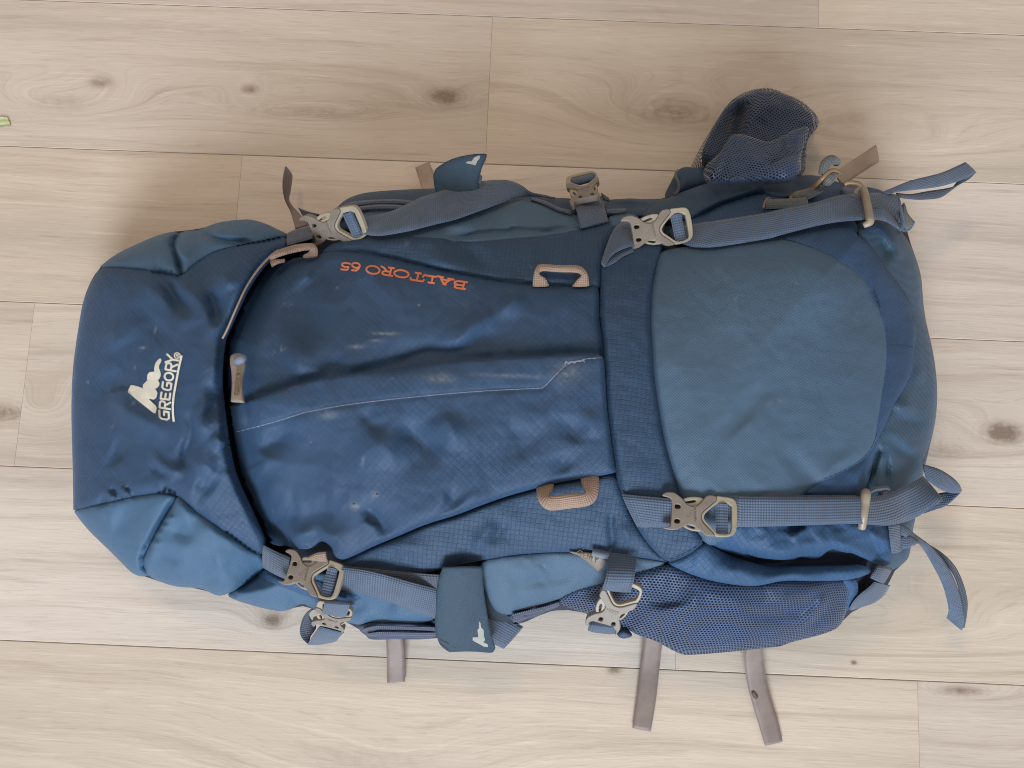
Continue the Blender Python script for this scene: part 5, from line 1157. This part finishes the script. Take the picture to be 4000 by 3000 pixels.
strap("haul_loop", [(ZC(1365, 650)[0], ZC(1372, 768)[0], -.008, .12), (ZC(1440, 648)[0], ZC(1440, 748)[0], .122), (ZC(1515, 700)[0], ZC(1520, 715)[0], .116)], M['web3'], bag, th=.0012)
strap("sewn_tab", [(ZC(1262, 556)[0], ZC(1365, 545)[0], -.010), (ZC(1275, 680)[0], ZC(1372, 660)[0], -.010), (ZC(1290, 800)[0], ZC(1370, 780)[0], -.009)], M['web3'], bag)
strap("cinch_strap", [(ZC(1170, 905)[0], ZC(1105, 1010)[0], -.012), (ZC(1230, 912)[0], ZC(1160, 1040)[0], -.015), (ZC(1292, 925)[0], ZC(1215, 1062)[0], -.013)], M['web'], bag)
strap("cinch_strap", [(ZC(1140, 1042)[0], ZC(1275, 1075)[0], -.008), (ZC(1090, 1095)[0], ZC(1225, 1160)[0], -.008), (ZC(1020, 1150)[0], ZC(1140, 1225)[0], -.008), (ZC(960, 1215)[0], ZC(1010, 1270)[0], -.008), (ZC(925, 1275)[0], ZC(935, 1292)[0], -.008)], M['web'], bag)

# tan daisy loops
def daisy(secs, label):
    return strap("gear_loop", secs, M['tanloop'], bag, th=.0042, k=6, label=label, cols=5)
daisy([(Z7(180, 1365)[0], Z7(322, 1362)[0], -.007), (Z7(182, 1310)[0], Z7(290, 1300)[0], -.011), (Z7(198, 1235)[0], Z7(240, 1265)[0], -.016), (Z7(245, 1183)[0], Z7(262, 1232)[0], -.018), (Z7(410, 1192)[0], Z7(405, 1240)[0], -.019), (Z7(575, 1196)[0], Z7(560, 1246)[0], -.018), (Z7(645, 1250)[0], Z7(598, 1275)[0], -.016), (Z7(662, 1310)[0], Z7(560, 1315)[0], -.011), (Z7(668, 1362)[0], Z7(520, 1368)[0], -.007)], "tan gear loop on the upper seam")
daisy([(Z9(212, 235)[0], Z9(362, 200)[0], -.007), (Z9(218, 300)[0], Z9(345, 265)[0], -.012), (Z9(250, 375)[0], Z9(320, 295)[0], -.018), (Z9(330, 425)[0], Z9(350, 305)[0], -.021), (Z9(500, 408)[0], Z9(490, 290)[0], -.022), (Z9(660, 385)[0], Z9(625, 278)[0], -.021), (Z9(730, 320)[0], Z9(630, 250)[0], -.018), (Z9(750, 220)[0], Z9(610, 215)[0], -.012), (Z9(748, 140)[0], Z9(590, 155)[0], -.007)], "tan gear loop on the lower seam")
daisy([(ZQ(130, 1010)[0], ZQ(170, 1035)[0], -.012), (ZQ(240, 915)[0], ZQ(270, 985)[0], -.016), (ZQ(400, 850)[0], ZQ(420, 935)[0], -.018), (ZQ(600, 790)[0], ZQ(620, 890)[0], -.018), (ZQ(800, 765)[0], ZQ(800, 862)[0], -.018), (ZQ(920, 775)[0], ZQ(840, 880)[0], -.018), (ZQ(975, 850)[0], ZQ(830, 905)[0], -.015), (ZQ(972, 960)[0], ZQ(735, 960)[0], -.009), (ZQ(960, 985)[0], ZQ(740, 1000)[0], -.006)], "pale tan gear loop at the upper corner of the lid")
strap("gear_loop", [(ZQ(150, 1025)[0], ZQ(185, 1160)[0], -.007), (ZQ(280, 1045)[0], ZQ(290, 1100)[0], -.009), (ZQ(400, 1040)[0], ZQ(415, 1065)[0], -.007)], M['tanloop'], bag, th=.003)
strap("gear_loop", [(ZU(410, 330)[0], ZU(430, 350)[0], -.010), (ZU(560, 250)[0], ZU(560, 380)[0], -.011), (ZU(720, 230)[0], ZU(740, 390)[0], -.010)], M['bronze'] if False else M['tanloop'], bag, th=.002, label="tan loop behind the lower lid buckle")

# zipper pulls
def pull(outline, off, name="zipper_pull", label=None, zf=None):
    return panel(name, outline, M['taupe'], bag, off=off, puff=.0012, pw=8, skirt=.003, step=6, sm=1, crinkle=0, roll=.0008, rw=6, label=label, zf=zf)
pz = lambda X, Y: .205 + 0 * X + (Y - 1400) * .00001
p1 = pull(ZL(1802, 230, 1805, 180, 1830, 140, 1900, 118, 1985, 125, 2030, 160, 2042, 250, 2035, 330, 2002, 450, 1988, 600, 2000, 750, 2022, 895, 2020, 900, 1815, 885, 1812, 880, 1830, 700, 1832, 550, 1825, 400, 1806, 300), 0.0, label="taupe zipper pull at the lid edge", zf=pz)
tube("pull_cord", ZL(1900, 250, 1940, 230, 1990, 205, 2040, 190), [.208, .211, .213, .210], .003, M['silver'], p1, seg=8, rr=[.0028, .0042, .0042, .0026])
tw = text_mesh("pull_lettering", "GREGORY", .0115, .0003); tw.materials.append(M['bronze'])
c0 = U(*ZL(1925, 590)[0], .2078); c1 = U(*ZL(1905, 780)[0], .2078); c2 = U(*ZL(1942, 400)[0], .2078)
ang = math.atan2(c2[1] - c1[1], c2[0] - c1[0])
place(tw, "pull_lettering", p1, Matrix.Translation(Vector(c0)) @ Matrix.Rotation(ang, 4, 'Z'), Matrix.Diagonal((.42, .62, 1, 1)))
p2 = pull(ZR(-90, 150, 0, 160, 150, 165, 300, 175, 420, 200, 560, 280, 575, 330, 540, 400, 440, 505, 400, 480, 300, 380, 200, 300, 80, 220, -50, 170), .006, label="taupe zipper pull beside the lower side buckle")
tube("pull_cord", ZR(330, 170, 420, 195, 500, 215, 600, 225), [-.010, -.011, -.011, -.009], .0032, M['silver'], p2, seg=8)
tw2 = text_mesh("pull_lettering", "GORY", .0075, .0003); tw2.materials.append(M['bronze'])
cc = ZR(240, 245)[0]; c0 = U(*cc, zz(cc, -.0085)); ca = U(*ZR(90, 180)[0], .15); cb_ = U(*ZR(370, 300)[0], .15)
place(tw2, "pull_lettering", p2, Matrix.Translation(Vector(c0)) @ Matrix.Rotation(math.atan2(cb_[1] - ca[1], cb_[0] - ca[0]), 4, 'Z'))

# pole cord and trims, upper right
tube("bungee_cord", ZA(200, 660, 300, 655, 420, 650, 540, 640), [-.010, -.012, -.012, -.009], .0050, M['olive'], bag, label="olive elastic cord by the upper strap")
tube("bungee_cord", ZA(430, 610, 540, 580, 660, 520, 740, 450, 790, 395), [-.012, -.014, -.016, .150, .150], .0052, M['olive'], bag)
strap("cord_trim", [(ZA(385, 640)[0], ZA(400, 645)[0], -.014), (ZA(440, 560)[0], ZA(460, 585)[0], -.017), (ZA(570, 520)[0], ZA(590, 545)[0], -.019), (ZA(670, 430)[0], ZA(695, 455)[0], .152), (ZA(750, 358)[0], ZA(770, 385)[0], .156), (ZA(820, 355)[0], ZA(820, 385)[0], .156), (ZA(862, 390)[0], ZA(850, 410)[0], .152), (ZA(800, 412)[0], ZA(795, 400)[0], .150)], M['bronze'], bag, th=.002)
tube("cord_trim", ZA(180, 690, 195, 640, 215, 608, 235, 615, 215, 660), [-.012, -.015, -.017, -.015, -.012], .0012, M['bronze'], bag)
tube("cord_end", ZA(690, 400, 715, 320, 765, 275, 820, 300), [.150, .156, .158, .150], .0045, M['olive'], bag, rr=[.0042, .0052, .0050, .0036], label="grey rubber end of the cord")
tube("cord_trim", ZA(880, 485, 930, 470, 1000, 480, 1022, 500), [.155, .157, .157, .155], .0022, M['bronze'], bag)
panel("cord_anchor", ZA(840, 530, 900, 490, 1000, 485, 1060, 520, 1010, 570, 930, 590), M['web2'], bag, off=.012, puff=.003, pw=14, skirt=.01, step=8)

# ------------------------------------------------------------------ leaf scrap on the floor
lf = panel("leaf", [(-30, 462), (0, 462), (10, 457), (24, 462), (36, 460), (34, 472), (44, 484), (40, 494), (22, 490), (8, 496), (-30, 494)], M['leaf'], None, zf=lambda X, Y: .003 + 0 * X, puff=.0008, pw=20, skirt=.0005, step=8, crinkle=.001)
lf['label'] = "scrap of pale green leaf at the left edge of the floor"; lf['category'] = "leaf"
